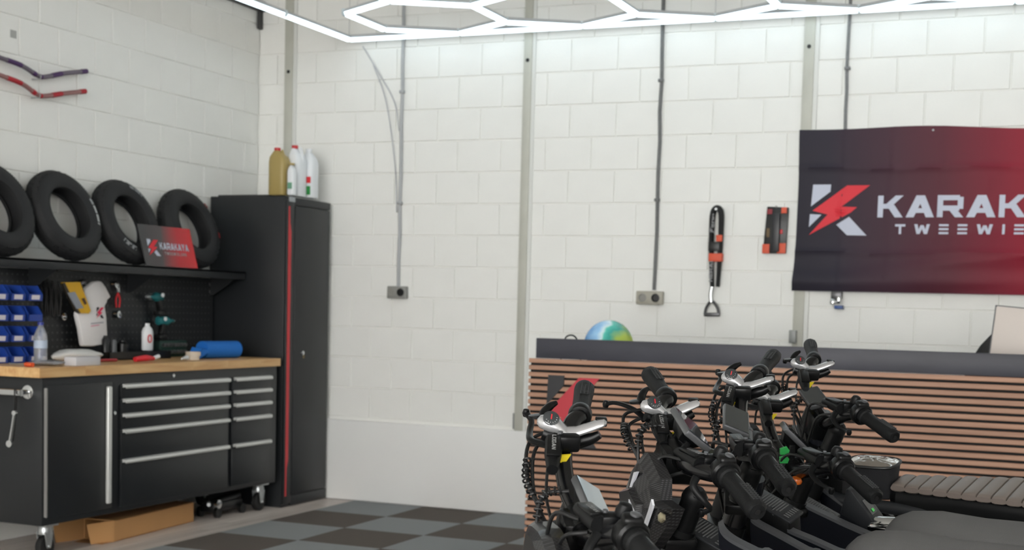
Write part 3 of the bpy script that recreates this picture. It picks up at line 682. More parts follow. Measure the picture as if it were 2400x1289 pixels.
# small sign leaning on the tyres
bl, br_, tr, tl = survey(343, 629, 0, .287), survey(464, 631, 0, .287), survey(440, 532, 0, .262), survey(321, 524, 0, .262)
bl.z = br_.z = SH+.001
sg = thing('small_sign', 'small grey to red sign board leaning against the tyres', 'sign', tuple((bl+br_)/2))
ux = (br_-bl); Wd = ux.length; ux.normalize(); uy = (tl-bl); Hh = uy.length; uy.normalize(); un = ux.cross(uy).normalized()
def son(a, b, d=0): return bl+ux*(a*Wd)+uy*(b*Hh)+un*d
if un.x < 0: un = -un
M_sign = bpy.data.materials.new('sign_print'); M_sign.use_nodes = True; nt = M_sign.node_tree; b = nt.nodes['Principled BSDF']; b.inputs['Roughness'].default_value = .25
tc = nt.nodes.new('ShaderNodeTexCoord'); sp = nt.nodes.new('ShaderNodeSeparateXYZ'); nt.links.new(tc.outputs['Object'], sp.inputs[0])
mr = nt.nodes.new('ShaderNodeMapRange'); mr.inputs['From Min'].default_value = -.26; mr.inputs['From Max'].default_value = .22; nt.links.new(sp.outputs['Y'], mr.inputs['Value'])
rp = nt.nodes.new('ShaderNodeValToRGB'); el = rp.color_ramp.elements; el[0].color = (*lin('#39393B'), 1); el[1].color = (*lin('#D0252E'), 1); e = el.new(.35); e.color = (*lin('#4A4143'), 1); e = el.new(.68); e.color = (*lin('#B8202C'), 1)
nt.links.new(mr.outputs[0], rp.inputs[0]); nt.links.new(rp.outputs[0], b.inputs['Base Color'])
mb = MB(); P = [son(0, 0), son(1, 0), son(1, 1), son(0, 1)]; mb.add(P+[q-un*.006 for q in P], [(0, 1, 2, 3), (7, 6, 5, 4), (0, 4, 5, 1), (1, 5, 6, 2), (2, 6, 7, 3), (3, 7, 4, 0)]).build('board', M_sign, sg, smooth=False)
def onsign(quads, ox, oy, m_, name, sx=1, sy=1):
    mb = MB()
    for q in quads: mb.add([son(ox+a*sx, oy+c*sy, .0012) for a, c in q], [tuple(range(len(q)))])
    mb.build(name, m_, sg, smooth=False)
onsign(LOGO_W, .10, .25, M_print, 'emblem', .22, .40); onsign(LOGO_R, .10, .25, M_printr, 'bolt', .22, .40)
q, tw = textquads('KARAKAYA', 1, .16, .27); onsign(q, .33, .42, M_print, 'lettering', .56/tw, .17)
q, tw = textquads('TWEEWIELERS', 1, .5, .27, bars=True); onsign(q, .40, .29, M_graytxt, 'small_lettering', .42/tw, .075)

# ------------------------------------------------------------------ handlebars displayed on the left wall
def wbar(pts, colr, mid, lab, zoff):
    P = [survey(x, y, 0, .045) for x, y in pts]
    P0 = P[0]; far = [Vector((.045, 2*(P0.y-.02)-q.y, q.z)) for q in reversed(P)]
    t = thing('handlebar', lab, 'handlebar', tuple(P0))
    allp = far+P
    MB().tube(allp, .0125, 10, smooth=4).build('tube', mid, t)
    C = catmull(P, 8); L = len(C)
    for a, b_ in ((.20, .34), (.50, .545), (.615, .655), (.77, .85), (.97, 1.0)):
        i, j = int(a*(L-1)), max(int(b_*(L-1)), int(a*(L-1))+1); seg_ = C[i:j+1]
        if len(seg_) > 1: MB().tube(seg_, .0138, 10).build('colour_band', colr, t)
    for s in (0.25, .75):
        q = allp[int(len(allp)*s)]; MB().tube([(0, q.y, q.z-.016), (.06, q.y, q.z-.016), (.062, q.y, q.z+.004)], .003, 6).build('peg', M_steelw, t)
M_sil = mat('bar_pale', '#B9B2BA', .35, .3); 
wbar([(-45, 118), (0, 135), (40, 149), (62, 160), (90, 178), (108, 180), (150, 172), (203, 167)], mat('purple_anod', '#4A2F5E', .35, .4), mat('bar_grey_violet', '#6E6672', .4, .3), 'purple banded handlebar on the left block wall, above the red one', 0)
wbar([(-45, 158), (0, 176), (40, 191), (62, 203), (88, 222), (108, 225), (150, 219), (200, 214)], mat('red_anod', '#B32632', .35, .4), mat('bar_grey_red', '#9A6E6C', .4, .3), 'red banded handlebar on the left block wall, below the purple one', 0)
a = survey(31, 80, 0, .001); o = MB().box(.0, .003, a.y-.022, a.y+.022, a.z-.02, a.z+.02).build('wall_tag', mat('tag_grey', '#A9AAA6', .6), loc=(.001, a.y, a.z-.02)); tag(o, 'small square grey tag stuck on the left block wall', 'tag')

# ------------------------------------------------------------------ electric fat bikes, parked side by side
HA = Vector((-math.sin(YAW), math.cos(YAW), 0)); HR_ = Vector((math.cos(YAW), math.sin(YAW), 0))
def bframe(P, yaw, lean):
    "matrix: x forward, y to the rider's left, z up along the leaning bike; origin P"
    F = -(HR_*math.cos(yaw)+HA*math.sin(yaw)); up = Vector((0, 0, 1)); L = up.cross(F)
    L2 = L*math.cos(lean)-up*math.sin(lean); U2 = up*math.cos(lean)+L*math.sin(lean)
    return Matrix.Translation(P) @ Matrix((F, L2, U2)).transposed().to_4x4()
def onplane(M, x, y, ax, v):
    "local point of the bike frame M on its plane axis=v, seen at photo pixel x, y"
    I = M.inverted(); o = I @ CAM; d = I.to_3x3() @ (cf+cr*((x-1200)/FPX)-cu*((y-PPY)/FPX)); return o+d*((v-o[ax])/d[ax])
M_bk = mat('bike_black', '#0B0C0D', .32, coat=.05, spec=.2); M_bkm = mat('bike_matt', '#0E0F10', .42, spec=.18); M_tub = mat('tube_black', '#0A0B0D', .25, coat=.15, spec=.4)
M_silver = mat('shifter_silver', '#BFC0C2', .24, .65); M_grip = mat('grip_rubber', '#131415', .5, bump=.25, bscale=900, spec=.18)
M_gpad = mat('grip_pad', '#1B1C1E', .5, bump=.6, bscale=1400); M_cable = mat('cable_black', '#0E0F10', .45)
M_screen = mat('screen_glass', '#20262A', .06, spec=.8, coat=.8); M_frameal = mat('bezel_alu', '#6E7073', .35, .7)
M_seat = mat('seat_fabric', '#5A5A5A', .85, bump=.35, bscale=900); M_rib = mat('seat_leather', '#6B625C', .42)
M_gold_b = mat('bolt_zinc', '#A79F86', .3, .8); M_yel = mat('yellow_sticker', '#D8C21E', .5); M_lens = mat('lamp_lens', '#D9DCE2', .12, spec=.6)
M_panel = mat('battery_panel', '#242629', .42, spec=.3); M_navy = mat('frame_cover', '#0B0E15', .36, coat=.05, spec=.2); M_txt = mat('label_print', '#8B8C8C', .6)
def carbon():
    m = bpy.data.materials.new('carbon_print'); m.use_nodes = True; nt = m.node_tree; b = nt.nodes['Principled BSDF']; b.inputs['Roughness'].default_value = .35; b.inputs['Coat Weight'].default_value = .15; b.inputs['Specular IOR Level'].default_value = .25
    tc = nt.nodes.new('ShaderNodeTexCoord'); mp = nt.nodes.new('ShaderNodeMapping'); mp.inputs['Rotation'].default_value = (.35, .2, .4); nt.links.new(tc.outputs['Object'], mp.inputs[0])
    w1 = nt.nodes.new('ShaderNodeTexWave'); w1.bands_direction = 'Z'; w1.inputs['Scale'].default_value = 95; nt.links.new(mp.outputs[0], w1.inputs['Vector'])
    w2 = nt.nodes.new('ShaderNodeTexWave'); w2.bands_direction = 'Y'; w2.inputs['Scale'].default_value = 55; nt.links.new(mp.outputs[0], w2.inputs['Vector'])
    mu = nt.nodes.new('ShaderNodeMath'); mu.operation = 'MULTIPLY'; nt.links.new(w1.outputs['Fac'], mu.inputs[0]); nt.links.new(w2.outputs['Fac'], mu.inputs[1])
    ad = nt.nodes.new('ShaderNodeMath'); ad.operation = 'MULTIPLY_ADD'; ad.inputs[1].default_value = .6; nt.links.new(mu.outputs[0], ad.inputs[0])
    m2 = nt.nodes.new('ShaderNodeMath'); m2.operation = 'MULTIPLY'; m2.inputs[1].default_value = .4; nt.links.new(w1.outputs['Fac'], m2.inputs[0]); nt.links.new(m2.outputs[0], ad.inputs[2])
    rp = nt.nodes.new('ShaderNodeValToRGB'); rp.color_ramp.elements[0].position = .35; rp.color_ramp.elements[0].color = (.004, .004, .005, 1); rp.color_ramp.elements[1].position = .9; rp.color_ramp.elements[1].color = (.05, .05, .053, 1)
    nt.links.new(ad.outputs[0], rp.inputs[0]); nt.links.new(rp.outputs[0], b.inputs['Base Color']); return m
M_carbon = carbon()
def ring_tube(P, r, n): return MB().tube(P, r, n)
def rings(mb, pts, R, r, step):
    "spiral wrap round a cable"
    C = catmull(pts, 8); acc = 0; last = C[0]
    for a, b_ in zip(C, C[1:]):
        acc += (b_-a).length
        if acc >= step:
            acc = 0; M_ = align(a, b_); mb.tube([M_ @ Vector((R*math.cos(g), R*math.sin(g), 0)) for g in [math.pi/4*k for k in range(8)]], r, 5, closed=True)
    return mb
HWB = {1: .36, 2: .31, 3: .365, 4: .375, 5: .335}
BIKE = {1: ((4.6022, -6.1437, .9724), .1359, .302, .2258, .0), 2: ((4.6236, -5.7261, .9988), .2055, .3082, .0275, .052), 3: ((4.669, -5.3744, 1.0183), -.1359, .3009, .271, .026), 4: ((4.6837, -5.0211, .9698), .1552, .3011, .1119, .0), 5: ((4.6753, -4.5839, 1.0402), .1089, .2994, .2094, .0)}
BLAB = {1: 'black electric fat bike with a green sticker under its screen, in front of the others', 2: 'black electric fat bike with carbon-pattern headlamp cowl and splayed brake lever', 3: 'black electric fat bike with an upright square screen and smooth grey seat', 4: 'black electric fat bike with green charge light on its battery and grey seat', 5: 'black electric fat bike with a ribbed seat and a strapped-on bag, next to the counter'}
def bike(k):
    P, yaw, lean, sweep, cz = BIKE[k]; P = Vector(P); HW = HWB[k]; S = bframe(P, yaw, lean)
    Byaw, Blean = math.radians(-35), math.radians(12); B = bframe(P, Byaw, Blean)
    hb_ = P.z/math.cos(Blean); hs = P.z/math.cos(lean)
    root = thing('electric_bike', BLAB[k], 'bicycle', tuple((B @ Vector((-.35, 0, -hb_)))), 'electric fat bikes in a row')
    GL = .135; gi = HW-GL
    I = {}; O = {}
    for s in (1, -1):
        I[s] = Vector((-.03, s*gi, .085)); O[s] = I[s]+Vector((-math.sin(sweep), s*math.cos(sweep), 0))*GL
    # ---- handlebar
    half = lambda s: [Vector((0, s*.045, cz)), Vector((.008, s*gi*.42, cz+(.085-cz)*.22)), Vector((.006, s*gi*.68, cz+(.085-cz)*.62)), Vector((-.012, s*gi*.88, .080)), I[s], I[s].lerp(O[s], .5), O[s]-(O[s]-I[s])*.02]
    path = list(reversed(half(-1)))+[Vector((0, 0, cz))]+half(1)
    hbar = MB(S).tube(path, .0145, 14, smooth=6).build('handlebar', M_tub, root)
    MB(S).tube([(0, -.035, cz), (0, .035, cz)], .019, 16).build('clamp_sleeve', M_bk, hbar)
    # ---- stem and crowns
    tanr = math.tan(math.radians(15))
    ax = lambda z: -.012-z*tanr
    MB(S).box(-.03, .03, -.034, .034, cz-.05, cz+.012).build('stem_clamp', M_bk, root, bevel=.008)
    for zz in (-.075, -.19):
        MB(S).box(ax(zz)-.03, ax(zz)+.03, -.115, .115, zz-.012, zz+.012).build('fork_crown', M_bk, root, bevel=.008)
    # ---- fork legs
    zax = -(hs-.265)
    for s in (1, -1):
        y = s*.088; lt = .012
        lg = MB(S).tube([(ax(lt), y, lt), (ax(-.055), y, -.055)], .0215, 18).build('fork_leg', M_bk, root)
        MB(S).lathe([(.0005, lt+.010), (.014, lt+.010), (.019, lt+.004), (.0225, lt-.004), (.0225, lt-.012)], 18, Matrix.Translation((ax(lt)+lt*tanr, y, 0)), cap=False).build('top_cap', M_bkm, lg)
        MB(S).tube([(ax(-.052), y, -.052), (ax(-.064), y, -.064)], .0255, 18).build('collar', M_bkm, lg)
        MB(S).tube([(ax(-.06), y, -.06), (ax(-.13), y, -.13)], .0235, 18).build('upper_tube', M_tub, lg)
        MB(S).tube([(ax(-.115), y, -.115), (ax(zax), y, zax)], [.0275, .024], 18).build('slider', M_bkm, lg)
    # ---- front wheel
    def wheel(M, c, name):
        wr = thing_part(name, M, c)
        return wr
    def thing_part(name, M, c):
        n = 40; R = .262; T = MB(M); vs = []; fs = []; m = 12
        for i in range(n):
            g = 2*math.pi*i/n
            for q in range(m):
                h = 2*math.pi*q/m; rr = R-.05+.05*math.cos(h); vs.append((c[0]+rr*math.cos(g), c[1]+.05*math.sin(h), c[2]+rr*math.sin(g)))
        for i in range(n):
            for q in range(m): fs.append((i*m+q, ((i+1) % n)*m+q, ((i+1) % n)*m+(q+1) % m, i*m+(q+1) % m))
        w_ = T.add(vs, fs).build(name, M_tyre, root)
        Rx = Matrix.Translation(c) @ Matrix.Rotation(math.pi/2, 4, 'X')
        MB(M).lathe([(.165, -.035), (.178, -.035), (.178, .035), (.165, .035), (.165, -.035)], 32, Rx, cap=False).build('rim', M_bkm, w_)
        MB(M).lathe([(.001, -.06), (.06, -.05), (.06, .05), (.001, .06)], 20, Rx, cap=False).build('hub', M_bkm, w_)
        for a in range(6):
            g = a*math.pi/3; MB(M).bar((c[0]+.05*math.cos(g), c[1], c[2]+.05*math.sin(g)), (c[0]+.168*math.cos(g), c[1], c[2]+.168*math.sin(g)), .02, .02, up=(0, 1, 0)).build('spoke', M_bkm, w_)
        return w_
    wheel(S, (ax(zax)+.02, 0, zax), 'front_wheel')
    wheel(B, (-.86, 0, .263-hb_), 'rear_wheel')
    # ---- grips
    for s in (1, -1):
        d = (O[s]-I[s]).normalized(); n_ = 14
        pts = [I[s]+d*(GL*t) for t in (0, .03, .08, .1, .3, .5, .7, .85, .95, 1.0)]
        rad = [.0185, .019, .0182, .0152, .0150, .0153, .016, .0168, .0165, .013]
        if s < 0: rad = [q*1.04 for q in rad]
        g_ = MB(S).tube(pts, rad, 18).build('grip', M_grip, root)
        back = Vector((-1, 0, 0)); back = (back-d*back.dot(d)).normalized(); upv = Vector((0, 0, 1))
        # palm wing
        rg = []
        for t, wdt, th in ((.30, .009, .009), (.42, .012, .0105), (.6, .0135, .0115), (.8, .0145, .0115), (.95, .0135, .0105), (1.0, .008, .006)):
            c = I[s]+d*(GL*t); rg.append([c+back*(wdt*math.cos(a)+.004*t)+upv*(th*math.sin(a)+.004) for a in [2*math.pi*i/14 for i in range(14)]])
        MB(S).loft(rg).build('palm_rest', M_grip, g_)
        rb = MB(S)
        for i in range(9):
            t = .48+.05*i; c = I[s]+d*(GL*t)+upv*.0158+back*.003; rb.bar(c-back*.007, c+back*.008, .0028, .0016)
        for i in range(3):
            c0_ = I[s]+d*(GL*.45)+upv*.0157+back*(-.004+.006*i); rb.bar(c0_, c0_+d*(GL*.46), .0016, .0022)
        q_ = rb.build('tread_ridges', M_gpad, g_, smooth=False); q_['kind'] = 'stuff'
        MB(S).lathe([(.001, 0), (.0045, 0), (.0045, .001), (.001, .0012)], 10, align(O[s]+d*.0002, O[s]+d*.01)).build('end_hole', M_cable, g_)
    # ---- throttle collar + shifter on the far side
    d = (O[-1]-I[-1]).normalized(); c = I[-1]-d*.004
    MB(S).lathe([(.015, 0), (.0185, .001), (.0198, .006), (.0198, .018), (.018, .024), (.015, .025)], 22, align(c-d*.004, c+d)).build('throttle_collar', M_bk, root)
    c = I[-1]-d*.058; zl = Vector((0, 0, 1)); fx = Vector((1, 0, 0)); fx = (fx-d*fx.dot(d)).normalized()
    def pt(f, dd, u): return c+fx*f+d*dd+zl*u
    low = MB(S).tube([pt(.055, -.002, -.012), pt(.035, -.002, -.018), pt(.008, 0, -.024), pt(-.02, 0, -.016), pt(-.036, 0, -.006)], [.010, .0135, .013, .010, .007], 12, smooth=4).build('shifter', M_bk, root)
    MB(S).loft([[pt(f, w_*math.cos(a), u+h_*math.sin(a)) for a in [2*math.pi*i/16 for i in range(16)]] for f, w_, u, h_ in ((.066, .004, .006, .004), (.061, .013, .006, .010), (.047, .0185, .006, .0145), (.031, .018, .001, .0125), (.017, .0165, -.009, .0095), (.003, .016, -.006, .0085), (-.016, .0155, .003, .008), (-.032, .015, .011, .0075), (-.041, .012, .014, .006), (-.045, .005, .014, .003))]).build('silver_cover', M_silver, low)
    wn = (d*-.62+zl*.76-fx*.18).normalized(); we = (fx-wn*fx.dot(wn)).normalized(); wv = wn.cross(we); wc = pt(.046, 0, .006)+wn*.0125
    MB(S).loft([[wc+we*(a_*math.cos(g))+wv*(b_*math.sin(g))+wn*z_ for g in [2*math.pi*i/18 for i in range(18)]] for a_, b_, z_ in ((.0135, .0125, 0), (.0135, .0125, .0035), (.0115, .0105, .0045))]).build('gear_window', M_screen, low)
    MB(S).bar(wc+wn*.005-wv*.006, wc+wn*.005+wv*.003, .0016, .0008, up=tuple(wn)).build('needle', M_red, low)
    for i in range(7):
        g = .6+i*.45; MB(S).bar(wc+wn*.0048+we*(.0082*math.cos(g))+wv*(.0082*math.sin(g)), wc+wn*.0048+we*(.0098*math.cos(g))+wv*(.0098*math.sin(g)), .0012, .0006, up=tuple(wn)).build('gear_mark', M_txt, low)
    MB(S).box(-.009, .009, -.007, .007, -.006, .008, Matrix.Translation(pt(-.036, .008, .012))).build('end_block', M_bk, low, bevel=.002)
    MB(S).tube([pt(.052, .012, .0), pt(.058, .028, .008), pt(.05, .045, .016), pt(.04, .055, .02)], [.005, .008, .007, .004], 10, smooth=4).build('thumb_lever', M_bk, low)
    MB(S).lathe([(.001, -.003), (.012, -.002), (.012, .002), (.001, .003)], 14, align(pt(.07, .022, .006), pt(.075, .026, .03))).build('trigger_pad', M_bk, low)
    # ---- switch pod on the near side
    d1 = (O[1]-I[1]).normalized(); c1_ = I[1]-d1*.016
    sp_ = MB(S).lathe([(.016, 0), (.023, .001), (.0255, .006), (.0255, .024), (.022, .028), (.016, .029)], 20, align(c1_-d1*.012, c1_+d1)).build('switch_pod', M_bk, root)
    MB(S).box(-.016, .014, -.013, .013, .012, .031, Matrix.Translation(c1_)).build('pod_head', M_bk, sp_, bevel=.007, seg=3)
    MB(S).lathe([(.0075, 0), (.0078, .003), (.005, .0045), (.0, .0045)], 14, align(c1_+Vector((-.004, .002, .030)), c1_+Vector((-.010, .002, .06))), cap=False).build('button', M_frameal, sp_)
    MB(S).lathe([(.012, -.005), (.0125, .004), (.009, .012), (.004, .014), (.0, .014)], 14, align(c1_-d1*.035+Vector((-.004, 0, .018)), c1_-d1*.035+Vector((-.01, 0, .05))), cap=False).build('horn_button', M_bkm, sp_)
    if k == 5: MB(S).lathe([(.006, 0), (.006, .004), (.004, .005)], 10, align(c1_-d1*.03+Vector((-.02, 0, .0)), c1_-d1*.03+Vector((-.06, 0, .0)))).build('red_button', M_red, sp_)
    # ---- brakes
    for s in (1, -1):
        dd = (O[s]-I[s]).normalized(); c = I[s]-dd*(.055 if s > 0 else .088)+(Vector((.006, 0, -.012)) if s < 0 else Vector())
        br = MB(S).box(-.012, .026, -.012, .012, -.014, .014, Matrix.Translation(c)).build('brake_lever', M_bk, root, bevel=.006)
        rs0 = c+Vector((.03, 0, .0)); rs1 = rs0+Vector((.012, -s*.075, -.014))
        MB(S).tube([rs0+dd*.01, rs0.lerp(rs1, .5), rs1], [.014, .0135, .009], 12).build('reservoir', M_bkm, br)
        lidc = rs0.lerp(rs1, .35)
        MB(S).bar(rs0+Vector((0, 0, .012)), rs0.lerp(rs1, .75)+Vector((0, 0, .012)), .022, .006).build('reservoir_lid', M_bk, br, bevel=.002)
        if k <= 3:
            q, tw = textquads('LOGAN', .0065, .2, .24); e0 = rs0+Vector((0, 0, .0155)); eu = (rs1-rs0).normalized(); ev = Vector((0, 0, 1)).cross(eu)*(1 if s < 0 else -1); tx = MB(S)
            if s > 0: eu = -eu; e0 = rs0.lerp(rs1, .62)+Vector((0, 0, .0155)); ev = Vector((0, 0, 1)).cross(eu)
            for p_ in q: tx.add([e0+eu*(a_+.004)+ev*(b__-.003) for a_, b__ in p_], [(0, 1, 2, 3)])
            tx.build('lettering', M_txt, br, smooth=False)
        if s > 0:
            tip = [c+Vector((.035, .0, -.008)), c+Vector((.05, .02, -.02)), c+Vector((.048, .055, -.026)), c+Vector((.04, .095, -.022)), c+Vector((.046, .125, -.014))]
            if k in (1, 2): tip = [c+Vector((.03, .01, -.012)), c+Vector((.045, .03, -.03)), c+Vector((.03, .048, -.048)), c+Vector((.018, .05, -.062)), c+Vector((.03, .045, -.072))]
        else:
            tip = [c+Vector((.035, -.0, -.006)), c+Vector((.06, -.03, -.01)), c+Vector((.058, -.07, -.012)), c+Vector((.05, -.11, -.008)), c+Vector((.056, -.135, -.004))]
            if k == 2: tip = [onplane(S, x, y, 1, ly) for x, y, ly in ((1512, 985, -.14), (1497, 968, -.155), (1470, 952, -.175), (1440, 944, -.19), (1420, 947, -.2))]
            if k == 5: tip = [onplane(S, x, y, 1, ly) for x, y, ly in ((1880, 870, -.14), (1866, 856, -.16), (1856, 848, -.18), (1846, 845, -.19), (1840, 846, -.2))]
        MB(S).tube(tip, [.008, .0065, .0055, .005, .0062], 10, smooth=5, sq=.7).build('lever_blade', M_bk if s < 0 else M_bkm, br)
        MB(S).lathe([(.001, -.007), (.005, -.006), (.0068, 0), (.005, .006), (.001, .007)], 10, Matrix.Translation(tip[-1])).build('lever_ball', M_bk, br)
        MB(S).lathe([(.004, 0), (.004, .003), (0, .003)], 8, align(c+Vector((.02, 0, .016)), c+Vector((.02, 0, .03)))).build('bolt', M_frameal, br)
        if s < 0: MB(S).add([c+Vector((.004, .02, -.012)), c+Vector((.026, .02, -.014)), c+Vector((.016, .02, -.034))]+[c+Vector((.004, .017, -.012)), c+Vector((.026, .017, -.014)), c+Vector((.016, .017, -.034))], [(0, 1, 2), (5, 4, 3), (0, 3, 4, 1), (1, 4, 5, 2), (2, 5, 3, 0)]).build('yellow_sticker', M_yel, br, smooth=False)
    # ---- display
    DQ = {1: ((1347, 1107), (1375, 1180), (1437, 1213), (1405, 1150)), 2: ((1579, 948), (1614, 1011), (1670, 1051), (1632, 997)), 3: ((1697, 943), (1699, 995), (1757, 1020), (1757, 968)), 4: ((1834, 985), (1846, 1002), (1906, 1062), (1895, 1044)), 5: ((1873, 915), (1898, 952), (1948, 942), (1915, 903))}[k]
    q = [onplane(S, *DQ[0], 1, -.045), onplane(S, *DQ[1], 1, .045), onplane(S, *DQ[2], 1, .045), onplane(S, *DQ[3], 1, -.045)]
    q = [Vector(v) for v in q]; cq = sum(q, Vector())/4; ex = ((q[3]+q[2])-(q[0]+q[1]))/4; ey = ((q[1]+q[2])-(q[0]+q[3]))/4
    nn = ex.cross(ey).normalized()
    if nn.z < 0: nn = -nn
    def dq(a, b_, h): return cq+ex*a+ey*b_+nn*h
    sc_m = M_screen
    ds = MB(S).add([dq(a, b_, h) for h in (-.012, 0) for a, b_ in ((-1, -1), (1, -1), (1, 1), (-1, 1))], [(3, 2, 1, 0), (4, 5, 6, 7), (0, 1, 5, 4), (1, 2, 6, 5), (2, 3, 7, 6), (3, 0, 4, 7)]).build('display', M_frameal, root, bevel=.003)
    MB(S).add([dq(a*.88, b_*.92, h) for h in (-.001, .0012) for a, b_ in ((-1, -1), (1, -1), (1, 1), (-1, 1))], [(3, 2, 1, 0), (4, 5, 6, 7), (0, 1, 5, 4), (1, 2, 6, 5), (2, 3, 7, 6), (3, 0, 4, 7)]).build('screen', sc_m, ds, smooth=False)
    MB(S).add([dq(a, b_, -.012) for a, b_ in ((-.8, -.6), (.8, -.6), (.8, .6), (-.8, .6))]+[dq(a, b_, -.03) for a, b_ in ((-.5, -.4), (.5, -.4), (.5, .4), (-.5, .4))], [(0, 1, 2, 3), (7, 6, 5, 4), (0, 4, 5, 1), (1, 5, 6, 2), (2, 6, 7, 3), (3, 7, 4, 0)]).build('back_shell', M_bk, ds, bevel=.002)
    for s in (-.5, .5):
        MB(S).bar(dq(0, s, -.02), Vector((0, s*.05, cz+.01)), .012, .008, up=(0, 1, 0)).build('mount_arm', M_bk, ds, bevel=.002)
        MB(S).tube([(0, s*.05-.006, cz), (0, s*.05+.006, cz)], .0195, 14).build('mount_ring', M_bk, ds)
    # ---- cables
    def cab(pts, r=.0032, n='cable', m_=None): return MB(S).tube(pts, r, 7, smooth=7).build(n, m_ or M_cable, root)
    y0 = gi
    f0 = I[-1]+Vector((.035, .02, -.012))
    cab([f0, Vector((.055, -y0*.85, .052+cz*.2)), Vector((.066, -y0*.55, .018+cz*.5)), Vector((.052, -y0*.28, -.01+cz*.5)), Vector((.034, -.02, -.05)), Vector((.03, .0, -.13))])
    cab([f0+Vector((-.01, .012, -.004)), Vector((.045, -y0*.8, .048)), Vector((.058, -y0*.5, .010+cz*.6)), Vector((.05, -y0*.2, -.02+cz*.5)), Vector((.04, .02, -.08))])
    cab([f0+Vector((-.022, .01, -.008)), Vector((.02, -y0*.78, .046)), Vector((.036, -y0*.5, .0+cz*.6)), Vector((.034, -y0*.22, -.03+cz*.4)), Vector((.028, .04, -.10))], .0026)
    wr = rings(MB(S), [Vector((.062, -y0*.72, .036+cz*.3)), Vector((.068, -y0*.55, .018+cz*.5)), Vector((.060, -y0*.38, .0+cz*.5))], .0058, .0018, .0062).build('spiral_wrap', M_cable, root)
    wr['kind'] = 'stuff'
    n0 = I[1]-d1*.09+Vector((.04, 0, -.012))
    cab([n0, n0+Vector((.03, -.04, -.012)), Vector((.06, .05, cz-.03)), Vector((.05, .0, cz-.06)), Vector((.03, -.02, -.12))])
    cab([n0+Vector((-.01, .02, -.01)), n0+Vector((.02, -.01, -.035)), Vector((.05, .06, cz-.055)), Vector((.045, .01, -.09)), Vector((.03, -.0, -.16))])
    cab([Vector((.012, -.05, cz+.03)), Vector((.05, -.055, cz+.02)), Vector((.062, -.02, cz-.02)), Vector((.05, .01, -.06))], .003)
    rw = rings(MB(S), [Vector((.02, -.055, cz+.03)), Vector((.05, -.055, cz+.02)), Vector((.062, -.03, cz-.01))], .006, .002, .006).build('spiral_wrap', M_cable, root); rw['kind'] = 'stuff'
    # ---- body: head tube, battery, beams, seat
    MB(B).tube([(-.005, 0, -.05), (.05, 0, -.30)], .034, 16).build('head_tube', M_navy, root)
    zr = {1: 0, 2: .012, 3: 0, 4: 0, 5: -.04}[k]
    def bl_(x): return -.074+.46*x+zr
    def slab(x0, x1, hw, h0, h1): return [(x, y, bl_(x)+h) for h in (h0, h1) for x, y in ((x0, -hw), (x1, -hw), (x1, hw), (x0, hw))]
    BF = [(3, 2, 1, 0), (4, 5, 6, 7), (0, 1, 5, 4), (1, 2, 6, 5), (2, 3, 7, 6), (3, 0, 4, 7)]
    bt = MB(B).add(slab(-.005, -.102, .030, -.085, -.004), BF).build('battery', M_bkm, root, bevel=.006)
    MB(B).add(slab(-.003, -.106, .033, -.006, 0), BF).build('top_plate', M_panel, bt, bevel=.002)
    tx = MB(B)
    for i in range(9):
        x0 = -.035-.0052*i; tx.add([(x0, -.026, bl_(x0)+.0008), (x0-.0022, -.026, bl_(x0-.0022)+.0008), (x0-.0022, .026-.004*(i % 3), bl_(x0-.0022)+.0008), (x0, .026-.004*(i % 3), bl_(x0)+.0008)], [(0, 1, 2, 3)])
    for i in range(6):
        y = -.026+.009*i; tx.add([(-.088, y, bl_(-.088)+.0008), (-.099, y, bl_(-.099)+.0008), (-.099, y+.005, bl_(-.099)+.0008), (-.088, y+.005, bl_(-.088)+.0008)], [(0, 1, 2, 3)])
    lb = tx.build('label_print', mat('battery_print', '#5C5D5E', .6), bt, smooth=False); lb['kind'] = 'stuff'
    NB = {3: ((1762, 1212), (1775, 1224), (1830, 1254), (1892, 1288), (1960, 1325)), 4: ((1846, 1173), (1876, 1178), (1930, 1203), (1985, 1229), (2040, 1253), (2120, 1290))}.get(k)
    FB = {2: ((1688, 1220), (1695, 1242), (1718, 1263), (1772, 1291), (1850, 1330)), 3: ((1812, 1190), (1821, 1213), (1850, 1240), (1905, 1264), (1962, 1290), (2040, 1325))}.get(k)
    for s, path_ in ((1, NB), (-1, FB)):
        yb = .058 if s > 0 else .02
        tail = [Vector((-.46, s*.06, -.40)), Vector((-.60, s*.065, -.52)), Vector((-.86, s*.08, .263-hb_))]
        if path_: pr = [onplane(B, x, y, 1, yb) for x, y in path_]
        else:
            za = bl_(-.02)-.035; yb = s*.05; pr = [Vector((.01, yb*.8, za)), Vector((-.03, yb, za-.02)), Vector((-.10, yb, za-.065)), Vector((-.22, yb, za-.14)), Vector((-.32, yb, za-.20))]
        if pr[-1].x > -.44: pr = pr+tail
        else: pr = pr+tail[1:]
        C = catmull(pr, 5)
        rr = [[(p.x, p.y+wy, p.z+wz) for wy, wz in ((-.008, 0), (.008, 0), (.010, -.02), (.010, -.10), (-.010, -.10), (-.010, -.02))] for p in C]
        bmo = MB(B).loft(rr).build('frame_beam', M_navy, root)
        rr = [[(p.x, p.y+wy, p.z+wz) for wy, wz in ((-.0095, .003), (.0095, .003), (.0095, -.004), (-.0095, -.004))] for p in C[1:]]
        MB(B).loft(rr).build('edge_trim', mat('beam_edge', '#45474A', .4), bmo)
    MB(B).tube([(-.33, 0, bl_(-.3)-.12), (-.27, 0, bl_(-.3)+.02)], .018, 14).build('seat_post', M_bk, root)
    sn = {1: (-.212, .853), 2: (-.212, .853), 3: (-.206, .848), 4: (-.222, .846), 5: (-.183, .915)}[k]
    zs = sn[1]-hb_
